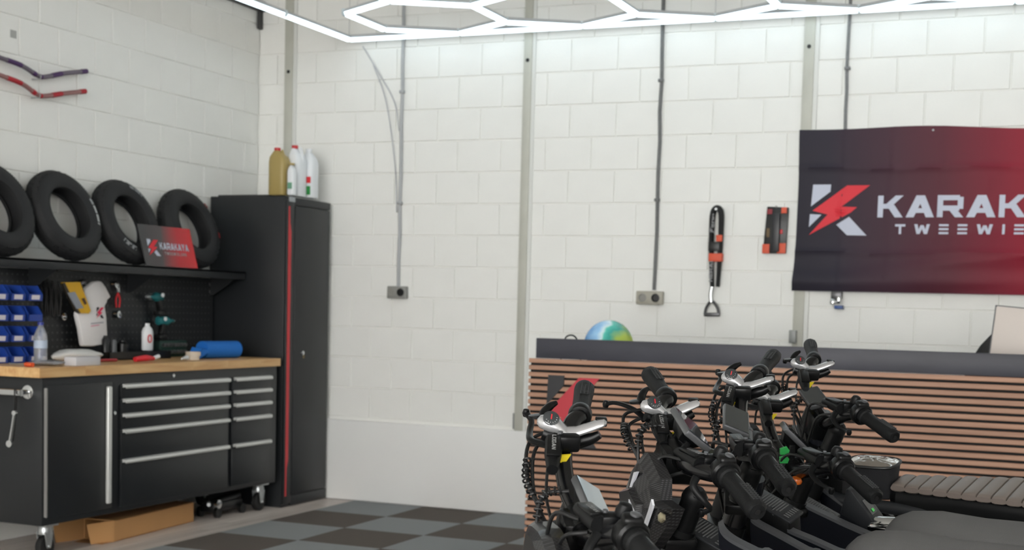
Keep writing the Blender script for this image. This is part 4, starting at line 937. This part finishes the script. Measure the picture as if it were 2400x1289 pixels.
    if k != 5:
        rg = []
        for t, hw, th, dz in ((0, .014, .018, .004), (.006, .032, .032, .006), (.02, .045, .040, .012), (.05, .055, .045, .020), (.11, .064, .046, .024), (.2, .072, .046, .016), (.32, .082, .046, .015), (.45, .095, .044, .022), (.58, .10, .042, .030), (.66, .095, .038, .034), (.70, .06, .02, .03)):
            c = Vector((sn[0]-t, 0, zs+dz-.012)); rg.append([c+Vector((0, hw*(abs(math.cos(a))**.75)*(1 if math.cos(a) > 0 else -1), th*(abs(math.sin(a))**.7)*(1 if math.sin(a) > 0 else -1))) for a in [2*math.pi*(i+.5)/24 for i in range(24)]])
        MB(B).loft(rg).build('seat', M_seat, root)
    else:
        base = []; 
        for t, hw, th in ((0, .03, .03), (.02, .05, .045), (.2, .07, .05), (.45, .10, .05), (.68, .10, .045), (.70, .06, .02)):
            c = Vector((sn[0]-t, 0, zs-.05+.02*t)); base.append([c+Vector((0, hw*(abs(math.cos(a))**.6)*(1 if math.cos(a) > 0 else -1), th*(abs(math.sin(a))**.6)*(1 if math.sin(a) > 0 else -1))) for a in [2*math.pi*(i+.5)/20 for i in range(20)]])
        st = MB(B).loft(base).build('seat', M_bkm, root)
        for i in range(18):
            t = .008+.036*i; hw = .045+.06*min(1, t/.40); c = Vector((sn[0]-t-.018, 0, zs+.02*t-.004)); rg = []
            for f, hh in ((-1, .2), (-.85, .75), (-.45, 1), (.45, 1), (.85, .75), (1, .2)):
                rg.append([c+Vector((f*.0182, hw*(abs(math.cos(a))**.35)*(1 if math.cos(a) > 0 else -1), .012*hh*(abs(math.sin(a))**.4)*(1 if math.sin(a) > 0 else -1))) for a in [2*math.pi*(j+.5)/16 for j in range(16)]])
            MB(B).loft(rg).build('seat_rib', M_rib, st)
        MB(B).tube([(.02, .03, -.19), (-.1, .045, -.20), (-.32, .05, -.215), (-.55, .06, -.30), (-.86, .07, .263-hb_)], .016, 12, smooth=5).build('side_tube', M_panel, root)
    # kickstand on the near side
    ks = MB(B).tube([(-.42, .07, -.55), (-.47, .16, .3-hb_), (-.48, .20, .04-hb_)], .010, 10).build('kickstand', M_bkm, root)
    # ---- per-bike extras
    if k in (1, 2):
        dx, dy = (0, 0)
        if k == 2: OUT = [(1510, 1061), (1519, 1061), (1549, 1123), (1549, 1173), (1578, 1193), (1562, 1235), (1526, 1289), (1505, 1330), (1440, 1330), (1442, 1260), (1446, 1218), (1464, 1148), (1477, 1133), (1493, 1084)]
        else: OUT = [(1253, 1221), (1263, 1222), (1282, 1238), (1294, 1260), (1305, 1295), (1300, 1350), (1240, 1350), (1241, 1300), (1247, 1262)]
        pts = [onplane(S, x, y, 0, .06) for x, y in OUT]; cc = sum(pts, Vector())/len(pts)
        mb = MB(S); n = len(pts); ringsL = [[p+Vector((-.02, 0, 0)) for p in pts], pts, [cc+(p-cc)*.80+Vector((.012, 0, 0)) for p in pts], [cc+(p-cc)*.45+Vector((.02, 0, 0)) for p in pts]]
        fr = mb.loft(ringsL).build('headlamp_cowl', M_carbon, root, smooth=False)
        if k == 2:
            # raised lamp housing
            H0 = [onplane(S, x, y, 0, .075) for x, y in ((1463, 1146), (1489, 1139), (1512, 1182), (1513, 1204), (1489, 1238), (1470, 1205))]; ch_ = sum(H0, Vector())/6
            hs_ = MB(S).loft([[p+Vector((-.02, 0, 0)) for p in H0], H0, [ch_+(p-ch_)*.8+Vector((.014, 0, 0)) for p in H0]]).build('lamp_housing', M_carbon, fr, smooth=False)
            def strip(pp, nm, lx=.0815):
                v = [onplane(S, x, y, 0, lx) for x, y in pp]; n = len(v); MB(S).add(v+[q_-Vector((.004, 0, 0)) for q_ in v], [tuple(range(n)), tuple(reversed(range(n, 2*n)))]+[(i, (i+1) % n, n+(i+1) % n, n+i) for i in range(n)]).build(nm, M_lens, fr, smooth=False)
            strip(((1473, 1170), (1485, 1196), (1486, 1232), (1481, 1224), (1473, 1205)), 'lamp_lens', .0905)
            strip(((1526, 1170), (1529, 1184), (1527, 1192), (1507, 1250), (1502, 1246), (1519, 1196)), 'light_strip')
            strip(((1485, 1107), (1493, 1105), (1490, 1113), (1479, 1142), (1475, 1142)), 'light_strip')
            strip(((1461, 1172), (1461, 1198), (1454, 1216), (1453, 1208)), 'light_strip')
            c = onplane(S, 1553, 1213, 0, .07); MB(S).lathe([(.009, 0), (.009, .004), (.006, .006), (0, .006)], 6, align(c, c+Vector((1, .3, .2)))).build('bolt', M_gold_b, fr)
            c = onplane(S, 1586, 1213, 1, .09); MB(S).lathe([(.005, 0), (.005, .004), (0, .004)], 6, align(c, c+Vector((.3, 1, .2)))).build('bolt', M_chrome, fr)
    if k == 1:
        c = [onplane(S, x, y, 1, .0) for x, y in ((1325, 1240), (1350, 1262), (1365, 1300), (1330, 1300))]
        MB(S).add([Vector(p) for p in c]+[Vector(p)+Vector((0, -.004, 0)) for p in c], [(0, 1, 2, 3), (7, 6, 5, 4), (0, 4, 5, 1), (1, 5, 6, 2), (2, 6, 7, 3), (3, 7, 4, 0)]).build('green_sticker', mat('green_sticker', '#6FC25C', .4), root, smooth=False)
        c = [onplane(S, x, y, 1, -.02) for x, y in ((1322, 1208), (1340, 1222), (1342, 1252), (1322, 1246))]
        MB(S).add([Vector(p) for p in c]+[Vector(p)+Vector((0, -.004, 0)) for p in c], [(0, 1, 2, 3), (7, 6, 5, 4), (0, 4, 5, 1), (1, 5, 6, 2), (2, 6, 7, 3), (3, 7, 4, 0)]).build('key_card', mat('green_card', '#1F3B2A', .3), root, smooth=False)
    if k == 2:
        c = onplane(S, 1664, 1070, 1, .03); MB(S).lathe([(.001, -.012), (.017, -.010), (.019, 0), (.014, .010), (.004, .014), (.0005, .0145)], 20, Matrix.Translation(c), cap=False).build('bell', mat('bell_dark', '#3A3E36', .25, .5), root)
    if k == 4:
        for x0, y0 in ((1829, 1048), (1828, 1068)):
            v = [Vector(onplane(S, x, y, 1, .10)) for x, y in ((x0, y0+5), (x0+16, y0), (x0+22, y0+8), (x0+18, y0+18), (x0, y0+18))]; MB(S).add(v+[p_+Vector((0, -.006, 0)) for p_ in v], [tuple(range(5)), tuple(reversed(range(5, 10)))]+[(i, (i+1) % 5, 5+(i+1) % 5, 5+i) for i in range(5)]).build('green_tag', mat('tag_green', '#2F9A4C', .4), root, smooth=False)
        v = Vector(onplane(S, 1866, 1126, 1, .12)); MB(S).lathe([(.001, -.006), (.012, -.005), (.013, 0), (.010, .006), (.001, .007)], 14, Matrix.Translation(v)).build('reflector', mat('orange_reflector', '#C2601E', .25), root)
        a = [onplane(B, x, y, 1, .02) for x, y in ((1983, 1146), (1995, 1150), (2058, 1238), (2030, 1243), (1968, 1205))]
        a = [Vector(p) for p in a]; n = 5
        bx_ = MB(B).add(a+[p+Vector((0, -.055, 0)) for p in a], [tuple(range(n)), tuple(reversed(range(n, 2*n)))]+[(i, (i+1) % n, n+(i+1) % n, n+i) for i in range(n)]).build('charge_box', M_panel, root, bevel=.003)
        u = (a[2]-a[1]); nrm = Vector((u.z, 0, -u.x)).normalized()
        if nrm.z < 0: nrm = -nrm
        def cb(t, y): return a[1]+u*t+Vector((0, y, 0))+nrm*.001
        MB(B).add([cb(.32, -.012), cb(.32, -.042), cb(.70, -.042), cb(.70, -.012)], [(0, 1, 2, 3)]).build('window', M_screen, bx_, smooth=False)
        MB(B).add([cb(.58, -.022)+nrm*.001, cb(.58, -.032)+nrm*.001, cb(.66, -.032)+nrm*.001, cb(.66, -.022)+nrm*.001], [(0, 1, 2, 3)]).build('charge_light', mat('green_led', '#3FA04C', .4, emit=.35), bx_, smooth=False)
        c = onplane(B, 2062, 1232, 1, .0); MB(B).loft([[Vector(c)+Vector((f, .026*math.cos(g), .022*h*math.sin(g))) for g in [2*math.pi*i/16 for i in range(16)]] for f, h in ((.018, .5), (.012, .9), (-.02, 1), (-.05, 1))]).build('chrome_sleeve', M_chrome, root)
    return root
for k in (1, 2, 3, 4, 5): bike(k)

# frame bag on the last bike
S5 = bframe(Vector(BIKE[5][0]), math.radians(-35), math.radians(12))
def bg_(x, y, ly): return onplane(S5, x, y, 1, ly)
c = bg_(2046, 1085, .0); c = Vector(c)
bgt = thing('frame_bag', 'black bag with crinkled clear lid strapped on the bike with the ribbed seat', 'bag', tuple(S5 @ (c-Vector((0, 0, .06)))))
def ringb(sx, sy, z, fx=0): return [c+Vector((fx+sx*(abs(math.cos(a))**.6)*(1 if math.cos(a) > 0 else -1), sy*(abs(math.sin(a))**.6)*(1 if math.sin(a) > 0 else -1), z)) for a in [2*math.pi*(i+.5)/24 for i in range(24)]]
bb_ = MB(S5).loft([ringb(.048, .028, -.085), ringb(.056, .034, -.080), ringb(.060, .04, -.03), ringb(.064, .046, .0)]).build('pouch', mat('bag_fabric', '#15161A', .7, bump=.2, bscale=500), bgt)
MB(S5).tube(ringb(.064, .046, .002), .004, 8, closed=True).build('zip', M_cable, bgt)
random.seed(3); vs_ = []; fs_ = []; nr = 8; ns = 24
for i in range(nr+1):
    for q_ in ringb(.060*i/nr+.0005, .043*i/nr+.0005, .004+.008*(1-(i/nr)**2)): vs_.append(q_+Vector((0, 0, random.uniform(-.0022, .0022) if i < nr else 0)))
for i in range(nr):
    for j in range(ns): fs_.append((i*ns+j, i*ns+(j+1) % ns, (i+1)*ns+(j+1) % ns, (i+1)*ns+j))
MB(S5).add(vs_, fs_).build('clear_lid', mat('clear_lid', '#A9A29A', .08, .75), bgt)
MB(S5).bar(c+Vector((.05, .04, .004)), c+Vector((.065, .03, -.14)), .022, .003, up=(0, 1, 0)).build('strap', M_strap, bgt)

# ------------------------------------------------------------------ things on the pegboard
M_blue = mat('blue_bin', '#24449A', .35); M_label = mat('bin_label', '#D9D5DC', .5)
def bin_(y, z, lab=True, txt=''):
    x0, x1, w_, h_ = .058, .185, .052, .078
    t = thing('storage_bin', txt, 'storage bin', (x0, y, z), 'blue bins on the pegboard')
    mb = MB(); th = .0035
    mb.box(x0, x1, y-w_, y+w_, z, z+th); mb.box(x0, x0+th, y-w_, y+w_, z, z+h_)
    for s in (-1, 1):
        pol = [(x0, z), (x1, z), (x1+.004, z+.034), (x1-.03, z+h_), (x0, z+h_)]
        ya, yb = sorted((y+s*w_, y+s*(w_-th)))
        mb.add([(x, ya, zz) for x, zz in pol]+[(x, yb, zz) for x, zz in pol], [tuple(range(5)), tuple(reversed(range(5, 10)))]+[(i, (i+1) % 5, 5+(i+1) % 5, 5+i) for i in range(5)])
    mb.add([(x1, y-w_, z), (x1, y+w_, z), (x1+.004, y+w_, z+.034), (x1+.004, y-w_, z+.034), (x1-th, y-w_, z), (x1-th, y+w_, z), (x1+.004-th, y+w_, z+.034), (x1+.004-th, y-w_, z+.034)], [(0, 1, 2, 3), (7, 6, 5, 4), (0, 4, 5, 1), (1, 5, 6, 2), (2, 6, 7, 3), (3, 7, 4, 0)])
    mb.build('tub', M_blue, t, smooth=False)
    if lab: MB().add([(x1+.0012, y-.030, z+.006), (x1+.0012, y+.030, z+.006), (x1+.0042, y+.030, z+.030), (x1+.0042, y-.030, z+.030), (x1-.001, y-.030, z+.006), (x1-.001, y+.030, z+.006), (x1+.002, y+.030, z+.030), (x1+.002, y-.030, z+.030)], [(0, 1, 2, 3), (7, 6, 5, 4), (0, 4, 5, 1), (1, 5, 6, 2), (2, 6, 7, 3), (3, 7, 4, 0)]).build('label_card', M_label, t, smooth=False)
for r, z in enumerate((1.272, 1.166, 1.060, .9525)):
    for c_, y in enumerate((-2.60, -2.478, -2.352)): bin_(y, z, not (r == 1 and c_ == 2), 'blue bin %s, %s row of pegboard bins, %s' % ('without a label' if (r, c_) == (1, 2) else 'with white label', ('top', 'second', 'third', 'bottom')[r], ('outermost column', 'middle column', 'column by the inner tubes')[c_]))
def pp(x, y, d=.1): return survey(x, y, 0, d)
for i in range(4):
    y = pp(108+12*i, 660).y; t = MB(); z1, z0 = 1.385-.004*i, 1.185+.01*(i % 2)
    o = MB().tube([(.075, y, z1), (.085, y+.012, z1-.05), (.085, y+.016, (z0+z1)/2), (.085, y+.006, z0), (.085, y-.008, z0), (.085, y-.018, (z0+z1)/2), (.080, y-.010, z1-.05)], .0055, 8, closed=True).build('inner_tube', M_rubber, loc=(.08, y, z0)); tag(o, 'black inner tube hanging in a long loop between blue bins and yellow pack', 'inner tube', 'inner tubes on the pegboard')
# yellow pack
M_yp = mat('yellow_pack', '#D9A912', .45)
def slabq(pts, d, th, name, m_, parent, bevel=0):
    P = [survey(x, y, 0, d) for x, y in pts]; n = len(P)
    return MB().add(P+[p-Vector((th, 0, 0)) for p in P], [tuple(range(n)), tuple(reversed(range(n, 2*n)))]+[(i, (i+1) % n, n+(i+1) % n, n+i) for i in range(n)]).build(name, m_, parent, bevel=bevel)
t = thing('tool_pouch_pack', 'yellow printed blister pack hanging on the pegboard', 'pack', tuple(pp(180, 735, .12)))
slabq(((146, 662), (188, 661), (213, 728), (208, 735), (190, 734)), .165, .012, 'card', M_yp, t)
slabq(((158, 686), (176, 684), (196, 722), (180, 724)), .169, .006, 'blister', mat('blister_grey', '#8A8F98', .2), t)
slabq(((192, 700), (198, 698), (204, 712), (199, 714)), .168, .004, 'print_patch', mat('brown_print', '#4A2A18', .5), t)
slabq(((146, 664), (152, 662), (188, 735), (178, 730)), .1655, .013, 'dark_edge', mat('pack_dark', '#2A2418', .5), t)
# white T-shirt
t = thing('white_shirt', 'white folded T-shirt with a red emblem hanging on the pegboard', 'T-shirt', tuple(pp(222, 812, .12)))
slabq(((204, 674), (222, 660), (238, 658), (246, 666), (249, 690), (254, 706), (247, 718), (251, 742), (254, 800), (243, 808), (219, 812), (196, 812), (190, 772), (182, 738), (190, 700)), .14, .035, 'cloth', mat('white_cotton', '#E6E4E4', .85, bump=.3, bscale=25), t, bevel=.012)
slabq(((246, 668), (260, 696), (250, 705), (243, 690)), .13, .02, 'sleeve', mat('white_cotton', '#E6E4E4', .85), t, bevel=.006)
o0 = survey(224, 748, 0, .142); 
for polys, m_, nm in ((LOGO_W, mat('dark_print', '#2A2A30', .6), 'emblem_dark'), (LOGO_R, mat('pink_print', '#E0315A', .6), 'emblem_bolt')):
    for p in polys:
        q = [survey(226+18*a, 746-26*b_, 0, .1425) for a, b_ in p]; MB().add(q, [tuple(range(len(q)))]).build(nm, m_, t, smooth=False)
for y_, m_, w_ in ((757, mat('grey_line', '#A9A9B0', .6), 30), (763, mat('pink_line', '#D9A0B2', .6), 20)):
    q = [survey(x, yy, 0, .1425) for x, yy in ((213, y_), (213+w_, y_-3), (213+w_, y_), (213, y_+3))]; MB().add(q, [(0, 1, 2, 3)]).build('text_line', m_, t, smooth=False)
# small bright hardware on hooks
for x, y, lab in ((195, 664, 'round chrome tool holder between yellow pack and white shirt'), (149, 742, 'small chrome holder hanging below the inner tubes'), (273, 668, 'round chrome tool holder beside the shirt sleeve'), (278, 737, 'round chrome holder below the pliers')):
    p = pp(x, y, .075); t = thing('tool_holder', lab, 'tool holder', (.056, p.y, p.z-.02))
    MB().lathe([(.001, -.008), (.02, -.008), (.023, 0), (.02, .014), (.012, .016), (.010, .006), (.001, .006)], 16, Matrix.Translation((.068, p.y, p.z)) @ Matrix.Rotation(math.pi/2, 4, 'Y'), cap=False).build('cup', M_chrome, t)
    MB().tube([(.06, p.y-.03, p.z+.006), (.085, p.y, p.z+.008), (.06, p.y+.03, p.z+.004)], .004, 8, smooth=4).build('prong', M_chrome, t)
p = pp(278, 690, .08); t = thing('pliers', 'pliers with thin red handles hanging beside the white shirt', 'pliers', (.06, p.y, p.z-.06))
MB().bar((.075, p.y, p.z+.06), (.075, p.y+.004, p.z+.01), .02, .012, up=(1, 0, 0)).build('jaw', M_steelw, t, bevel=.004)
for s in (-1, 1): MB().tube([(.075, p.y, p.z+.012), (.075, p.y+s*.018, p.z-.03), (.075, p.y+s*.012, p.z-.075)], .0055, 8, smooth=4).build('handle', M_red, t)
# two cordless tools
M_teal = mat('teal_plastic', '#1F6B70', .45)
def drill(x, y, lab, s):
    p = pp(x, y, .11); t = thing('cordless_drill', lab, 'drill', (.06, p.y, p.z-.06)); q = Vector((.11, p.y, p.z))
    MB().lathe([(.010, -.05), (.026, -.045), (.028, .02), (.020, .04), (.012, .055), (.007, .075)], 16, Matrix.Translation(q) @ Matrix.Rotation(math.pi/2*s, 4, 'X') @ Matrix.Rotation(.25, 4, 'Y')).build('motor_housing', M_teal, t)
    MB().lathe([(.012, 0), (.011, .03), (.006, .045)], 12, Matrix.Translation(q+Vector((0, -.06*s, 0))) @ Matrix.Rotation(math.pi/2*s, 4, 'X')).build('chuck', M_steelw, t)
    MB().bar(q+Vector((0, .012*s, -.015)), q+Vector((0, .03*s, -.085)), .028, .034, up=(1, 0, 0)).build('handle', M_blackplastic, t, bevel=.007)
    MB().box(q.x-.025, q.x+.025, q.y+.03*s-.035, q.y+.03*s+.035, q.z-.11, q.z-.083).build('battery_pack', M_blackplastic, t, bevel=.005)
    MB().box(.056, .09, q.y-.012, q.y+.012, q.z-.02, q.z+.02).build('wall_clip', M_steelw, t, bevel=.003)
    MB().lathe([(.001, 0), (.012, 0), (.012, .006), (.001, .006)], 12, Matrix.Translation(q+Vector((.024, .02*s, .012))) @ Matrix.Rotation(math.pi/2, 4, 'Y')).build('light_cap', M_wplastic, t)
drill(368, 696, 'teal cordless drill with silver chuck hung high on the pegboard', 1)
drill(384, 752, 'teal cordless drill hung lower on the pegboard, over the green case', -1)

# ------------------------------------------------------------------ things on the worktop
WZ = .9505
def wz(x, y): q = survey(x, y, 2, WZ); return q
p = wz(95, 851); t = thing('water_bottle', 'clear plastic water bottle standing on the worktop by the blue bins', 'bottle', (p.x, p.y, WZ))
MB().lathe([(.001, .001), (.030, 0), (.034, .006), (.033, .03), (.034, .075), (.0325, .08), (.034, .12), (.033, .145), (.022, .175), (.013, .19), (.013, .2)], 22, Matrix.Translation((p.x, p.y, WZ)), cap=False).build('body', mat('clear_pet', '#D8DDE4', .12, trans=.65, alpha=.75), t)
MB().lathe([(.015, .196), (.015, .213), (.001, .214)], 14, Matrix.Translation((p.x, p.y, WZ)), cap=False).build('cap', mat('cap_blue', '#2E3B8E', .4), t)
MB().lathe([(.0345, .078), (.0345, .118)], 22, Matrix.Translation((p.x, p.y, WZ)), cap=False).build('wrap_label', mat('bottle_label', '#B9C8DC', .5), t)
def lumpy(name, lab, cat, c, ax_, bz, m_, seed, amp=.18, flat=True):
    random.seed(seed); vs = []; fs = []; nu, nv = 20, 10
    ph = [random.uniform(0, 6.28) for _ in range(6)]
    for j in range(nv+1):
        th = math.pi*j/nv
        for i in range(nu):
            g = 2*math.pi*i/nu; k = 1+amp*(math.sin(3*g+ph[0]+2*th)+.6*math.sin(5*g+ph[1]-3*th)+.5*math.sin(2*g+ph[2]))*math.sin(th)
            x, y, z = ax_[0]*k*math.sin(th)*math.cos(g), ax_[1]*k*math.sin(th)*math.sin(g), bz*(1+k*math.cos(th)*.95)
            vs.append((c[0]+x, c[1]+y, c[2]+max(0, z)))
    for j in range(nv):
        for i in range(nu): fs.append((j*nu+i, j*nu+(i+1) % nu, (j+1)*nu+(i+1) % nu, (j+1)*nu+i))
    o = MB().add(vs, fs).build(name, m_, loc=(c[0], c[1], c[2])); return tag(o, lab, cat)
lumpy('cleaning_cloth', 'crumpled white cloth lying on the worktop behind the grey box', 'cloth', (.25, -2.12, WZ), (.07, .19), .035, mat('cloth_white', '#DEDDDA', .9, bump=.2, bscale=40), 4, .14)
lumpy('plastic_bag', 'crinkled clear plastic bag lying flat at the worktop end', 'plastic bag', (.43, -2.555, WZ), (.08, .10), .014, mat('clear_film', '#BFC1C6', .15, trans=.4, alpha=.8), 9, .12)
a = wz(183, 859); o = MB().box(.50, .575, -2.50, -2.31, WZ, WZ+.045).build('grey_box', mat('grey_carton', '#C6C5C8', .6), loc=(.54, -2.4, WZ), bevel=.004); tag(o, 'small pale grey box at the front edge of the worktop', 'box')
o = MB().lathe([(.001, 0), (.016, 0), (.018, .01), (.016, .026), (.001, .028)], 14, Matrix.Translation((.38, -2.12, WZ)), cap=False).build('orange_cap', mat('orange_yellow', '#E29A2A', .4), loc=(.38, -2.12, WZ)); tag(o, 'round orange-yellow cap beside the white cloth', 'cap')
t = thing('screwdriver', 'orange handled screwdriver by the plastic bag', 'screwdriver', (.50, -2.74, WZ))
MB().tube([(.52, -2.745, WZ+.011), (.47, -2.74, WZ+.011)], .011, 10).build('handle', mat('orange_handle', '#D9562A', .4), t); MB().tube([(.47, -2.74, WZ+.011), (.36, -2.73, WZ+.011)], .003, 8).build('shaft', M_steelw, t)
t = thing('tool_tray', 'low black tool tray on the worktop against the pegboard', 'tray', (.15, -1.55, WZ))
MB().box(.07, .24, -1.83, -1.27, WZ, WZ+.005).build('base', M_blackplastic, t)
for b_ in ((.07, .075, -1.83, -1.27), (.235, .24, -1.83, -1.27), (.07, .24, -1.83, -1.825), (.07, .24, -1.275, -1.27)): MB().box(*b_, WZ, WZ+.045).build('rim', M_blackplastic, t)
for i, (y, h, r, m_, lab) in enumerate(((-1.75, .13, .022, mat('spray_black', '#17181A', .35), 'black spray can in the tool tray, next to the red strip'), (-1.68, .115, .018, mat('spray_grey', '#5A5C5F', .35), 'grey slim spray can in the tool tray'), (-1.60, .10, .03, M_blackplastic, 'squat black jar in the tool tray beside the spray cans'))):
    t = thing('spray_can', lab, 'can', (.15, y, WZ+.005)); MB().lathe([(.001, 0), (r, 0), (r, h*.82), (r*.6, h*.92), (r*.5, h*.93)], 16, Matrix.Translation((.15, y, WZ+.0055)), cap=False).build('body', m_, t); MB().lathe([(r*.5, h*.92), (r*.5, h), (.001, h)], 12, Matrix.Translation((.15, y, WZ+.0055)), cap=False).build('nozzle_cap', M_blackplastic, t)
t = thing('white_bottle', 'white bottle with a red ring print standing in the tool tray', 'bottle', (.15, -1.375, WZ+.0055))
rg = []
for z, s in ((0, .9), (.006, 1), (.10, 1), (.118, .8), (.13, .42), (.145, .4)): rg.append([(.15+.028*s*math.cos(g), -1.375+.042*s*math.sin(g), WZ+.045+z*1.1) for g in [2*math.pi*i/20 for i in range(20)]])
MB().loft(rg).build('body', M_wplastic, t); MB().box(.13, .17, -1.41, -1.34, WZ+.0055, WZ+.046).build('stand_block', M_blackplastic, t)
MB().tube([Vector((.179, -1.39+.016*math.cos(g), WZ+.115+.022*math.sin(g))) for g in [2*math.pi*i/16 for i in range(16)]], .0035, 6, closed=True).build('red_ring', M_redp, t)
t = thing('red_pliers', 'small red clamp tool lying near the front of the worktop', 'clamp', (.48, -1.80, WZ))
MB().tube([(.47, -1.90, WZ+.016), (.48, -1.82, WZ+.022), (.47, -1.74, WZ+.018)], [.014, .018, .012], 10, smooth=4).build('body', mat('bright_red', '#D22430', .4), t); MB().tube([(.47, -1.74, WZ+.018), (.46, -1.68, WZ+.028)], .012, 10).build('tip', M_wplastic, t)
o = MB().tube([(.33, -2.06, WZ+.008), (.33, -1.88, WZ+.008)], .008, 10).build('red_pen', mat('dull_red2', '#A83238', .45), loc=(.33, -1.97, WZ)); tag(o, 'dull red marker lying along the worktop', 'marker')
t = thing('socket_case', 'dark green socket case standing open with rows of silver sockets', 'tool case', (.12, -1.09, WZ))
MB().box(.075, .13, -1.22, -.96, WZ, WZ+.10).build('shell', mat('case_green', '#1E3A34', .5), t, bevel=.006)
for j in range(2):
    for i in range(7): MB().lathe([(.001, 0), (.011, 0), (.011, .02), (.006, .02), (.006, .01), (.001, .01)], 10, Matrix.Translation((.128, -1.20+.035*i, WZ+.032+.042*j)) @ Matrix.Rotation(math.pi/2, 4, 'Y'), cap=False).build('socket_bit', mat('bit_grey', '#77787A', .35, .6), t)
for i in range(2):
    p = (.44, -1.34+.012*i, WZ+.024*i); o = MB().lathe([(.024, 0), (.044, 0), (.044, .023), (.024, .023), (.024, 0)], 24, Matrix.Translation(p), cap=False).build('tape_roll', mat('tape_beige', '#CBBFAE', .55), loc=p); tag(o, 'beige tape roll at the bottom of the small stack on the worktop' if i == 0 else 'beige tape roll on top of the small stack on the worktop', 'tape')
t = thing('tube_of_glue', 'white squeeze tube lying beside the tape rolls', 'tube', (.46, -1.43, WZ)); MB().tube([(.47, -1.47, WZ+.012), (.45, -1.40, WZ+.014)], [.006, .014], 10).build('body', M_wplastic, t); MB().tube([(.475, -1.485, WZ+.011), (.47, -1.47, WZ+.012)], .006, 8).build('cap', M_wplastic, t)
t = thing('paper_roll', 'bright blue paper roll lying on the worktop end', 'paper roll', (.40, -1.02, WZ)); M_bp = mat('blue_paper', '#1569BD', .75, bump=.15, bscale=60)
MB().tube([(.36, -1.13, WZ+.052), (.40, -.83, WZ+.052)], .052, 22).build('roll', M_bp, t)
MB().tube([(.398, -.832, WZ+.052), (.4015, -.826, WZ+.052)], .018, 14).build('core', M_blackplastic, t)
MB().add([(.33, -1.24, WZ+.001), (.42, -1.24, WZ+.002), (.41, -1.10, WZ+.05), (.34, -1.10, WZ+.055), (.34, -1.20, WZ+.07), (.41, -1.20, WZ+.06)], [(0, 1, 5, 4), (4, 5, 2, 3), (0, 4, 3), (1, 2, 5), (0, 3, 2, 1)]).build('loose_sheet', M_bp, t)

# spanner hung on the push handle
t = thing('ratchet', 'chrome ratchet hanging from the push handle on a black cord', 'ratchet', (.42, BY0-.10, .55))
q0, q1 = survey(34, 968, 1, BY0-.095), survey(23, 1040, 1, BY0-.095)
MB().tube([q0, q0.lerp(q1, .5), q1], [.008, .007, .009], 10).build('shaft', M_chrome, t); MB().lathe([(.001, -.009), (.017, -.008), (.017, .008), (.001, .009)], 14, Matrix.Translation(q1) @ Matrix.Rotation(math.pi/2, 4, 'X')).build('head', M_chrome, t); MB().lathe([(.001, -.008), (.012, -.007), (.012, .007), (.001, .008)], 12, Matrix.Translation(q0) @ Matrix.Rotation(math.pi/2, 4, 'X')).build('knob', M_chrome, t)
MB().tube([q0, Vector((q0.x+.004, BY0-.098, .80)), Vector((q0.x, BY0-.093, .846)), Vector((q0.x-.02, BY0-.060, .80)), Vector((q0.x-.03, BY0-.060, .66)), Vector((q0.x-.04, BY0-.066, .58))], .004, 7, smooth=5).build('cord', M_cable, t)

# ------------------------------------------------------------------ under the bench
M_card = mat('cardboard', '#B88A58', .8, var=.06, vscale=6)
t = thing('cardboard_box', 'long open cardboard box lying on the floor under the tool bench', 'box', (.42, -1.72, 0))
ang = math.atan2(.065, .80); Mx = Matrix.Translation((.52, -2.126, 0)) @ Matrix.Rotation(ang, 4, 'Z')
L_, W_, H_ = .80, .19, .115; th = .005
for b_ in ((-W_, 0, 0, L_, 0, th), (-W_, 0, 0, L_, H_-th, H_), (-th, 0, 0, L_, 0, H_), (-W_, -W_+th, 0, L_, 0, H_), (-W_, 0, L_-th, L_, 0, H_)):
    MB(Mx).box(*b_).build('panel', M_card, t)
def flap(p, nm): MB(Mx).add([Vector(q) for q in p]+[Vector(q)+Vector((0, -.004, .002)) for q in p], [(0, 1, 2, 3), (7, 6, 5, 4), (0, 4, 5, 1), (1, 5, 6, 2), (2, 6, 7, 3), (3, 7, 4, 0)]).build(nm, M_card, t)
flap([(0, 0, 0), (0, 0, H_), (-.08, -.13, H_*.9), (-.06, -.12, 0)], 'flap'); flap([(-W_, 0, 0), (-W_, 0, H_), (-W_-.07, -.17, H_), (-W_-.06, -.16, 0)], 'flap'); flap([(-W_, 0, .001), (0, 0, .001), (-.01, -.10, .001), (-W_+.01, -.10, .001)], 'flap')
t = thing('floor_jack', 'low black floor jack with a bright steel wheel under the bench end', 'jack', (.42, -1.05, 0))
MB().box(.38, .48, -1.16, -.85, .03, .085).build('chassis', M_blackplastic, t, bevel=.01)
MB().tube([(.43, -1.16, .07), (.43, -.84, .10)], .03, 12).build('cylinder', M_blackplastic, t)
for y in (-1.14, -.88):
    for x in (.37, .49): MB().lathe([(.001, -.012), (.03, -.012), (.03, .012), (.001, .012)], 14, Matrix.Translation((x, y, .03)) @ Matrix.Rotation(math.pi/2, 4, 'Y')).build('wheel', M_blackplastic, t)
MB().lathe([(.001, -.012), (.026, -.010), (.026, .010), (.001, .012)], 16, Matrix.Translation((.50, -1.15, .085)) @ Matrix.Rotation(math.pi/2, 4, 'Y')).build('steel_wheel', M_chrome, t)
MB().tube([(.43, -1.14, .09), (.47, -1.20, .085)], .012, 10).build('handle_socket', M_steelw, t)
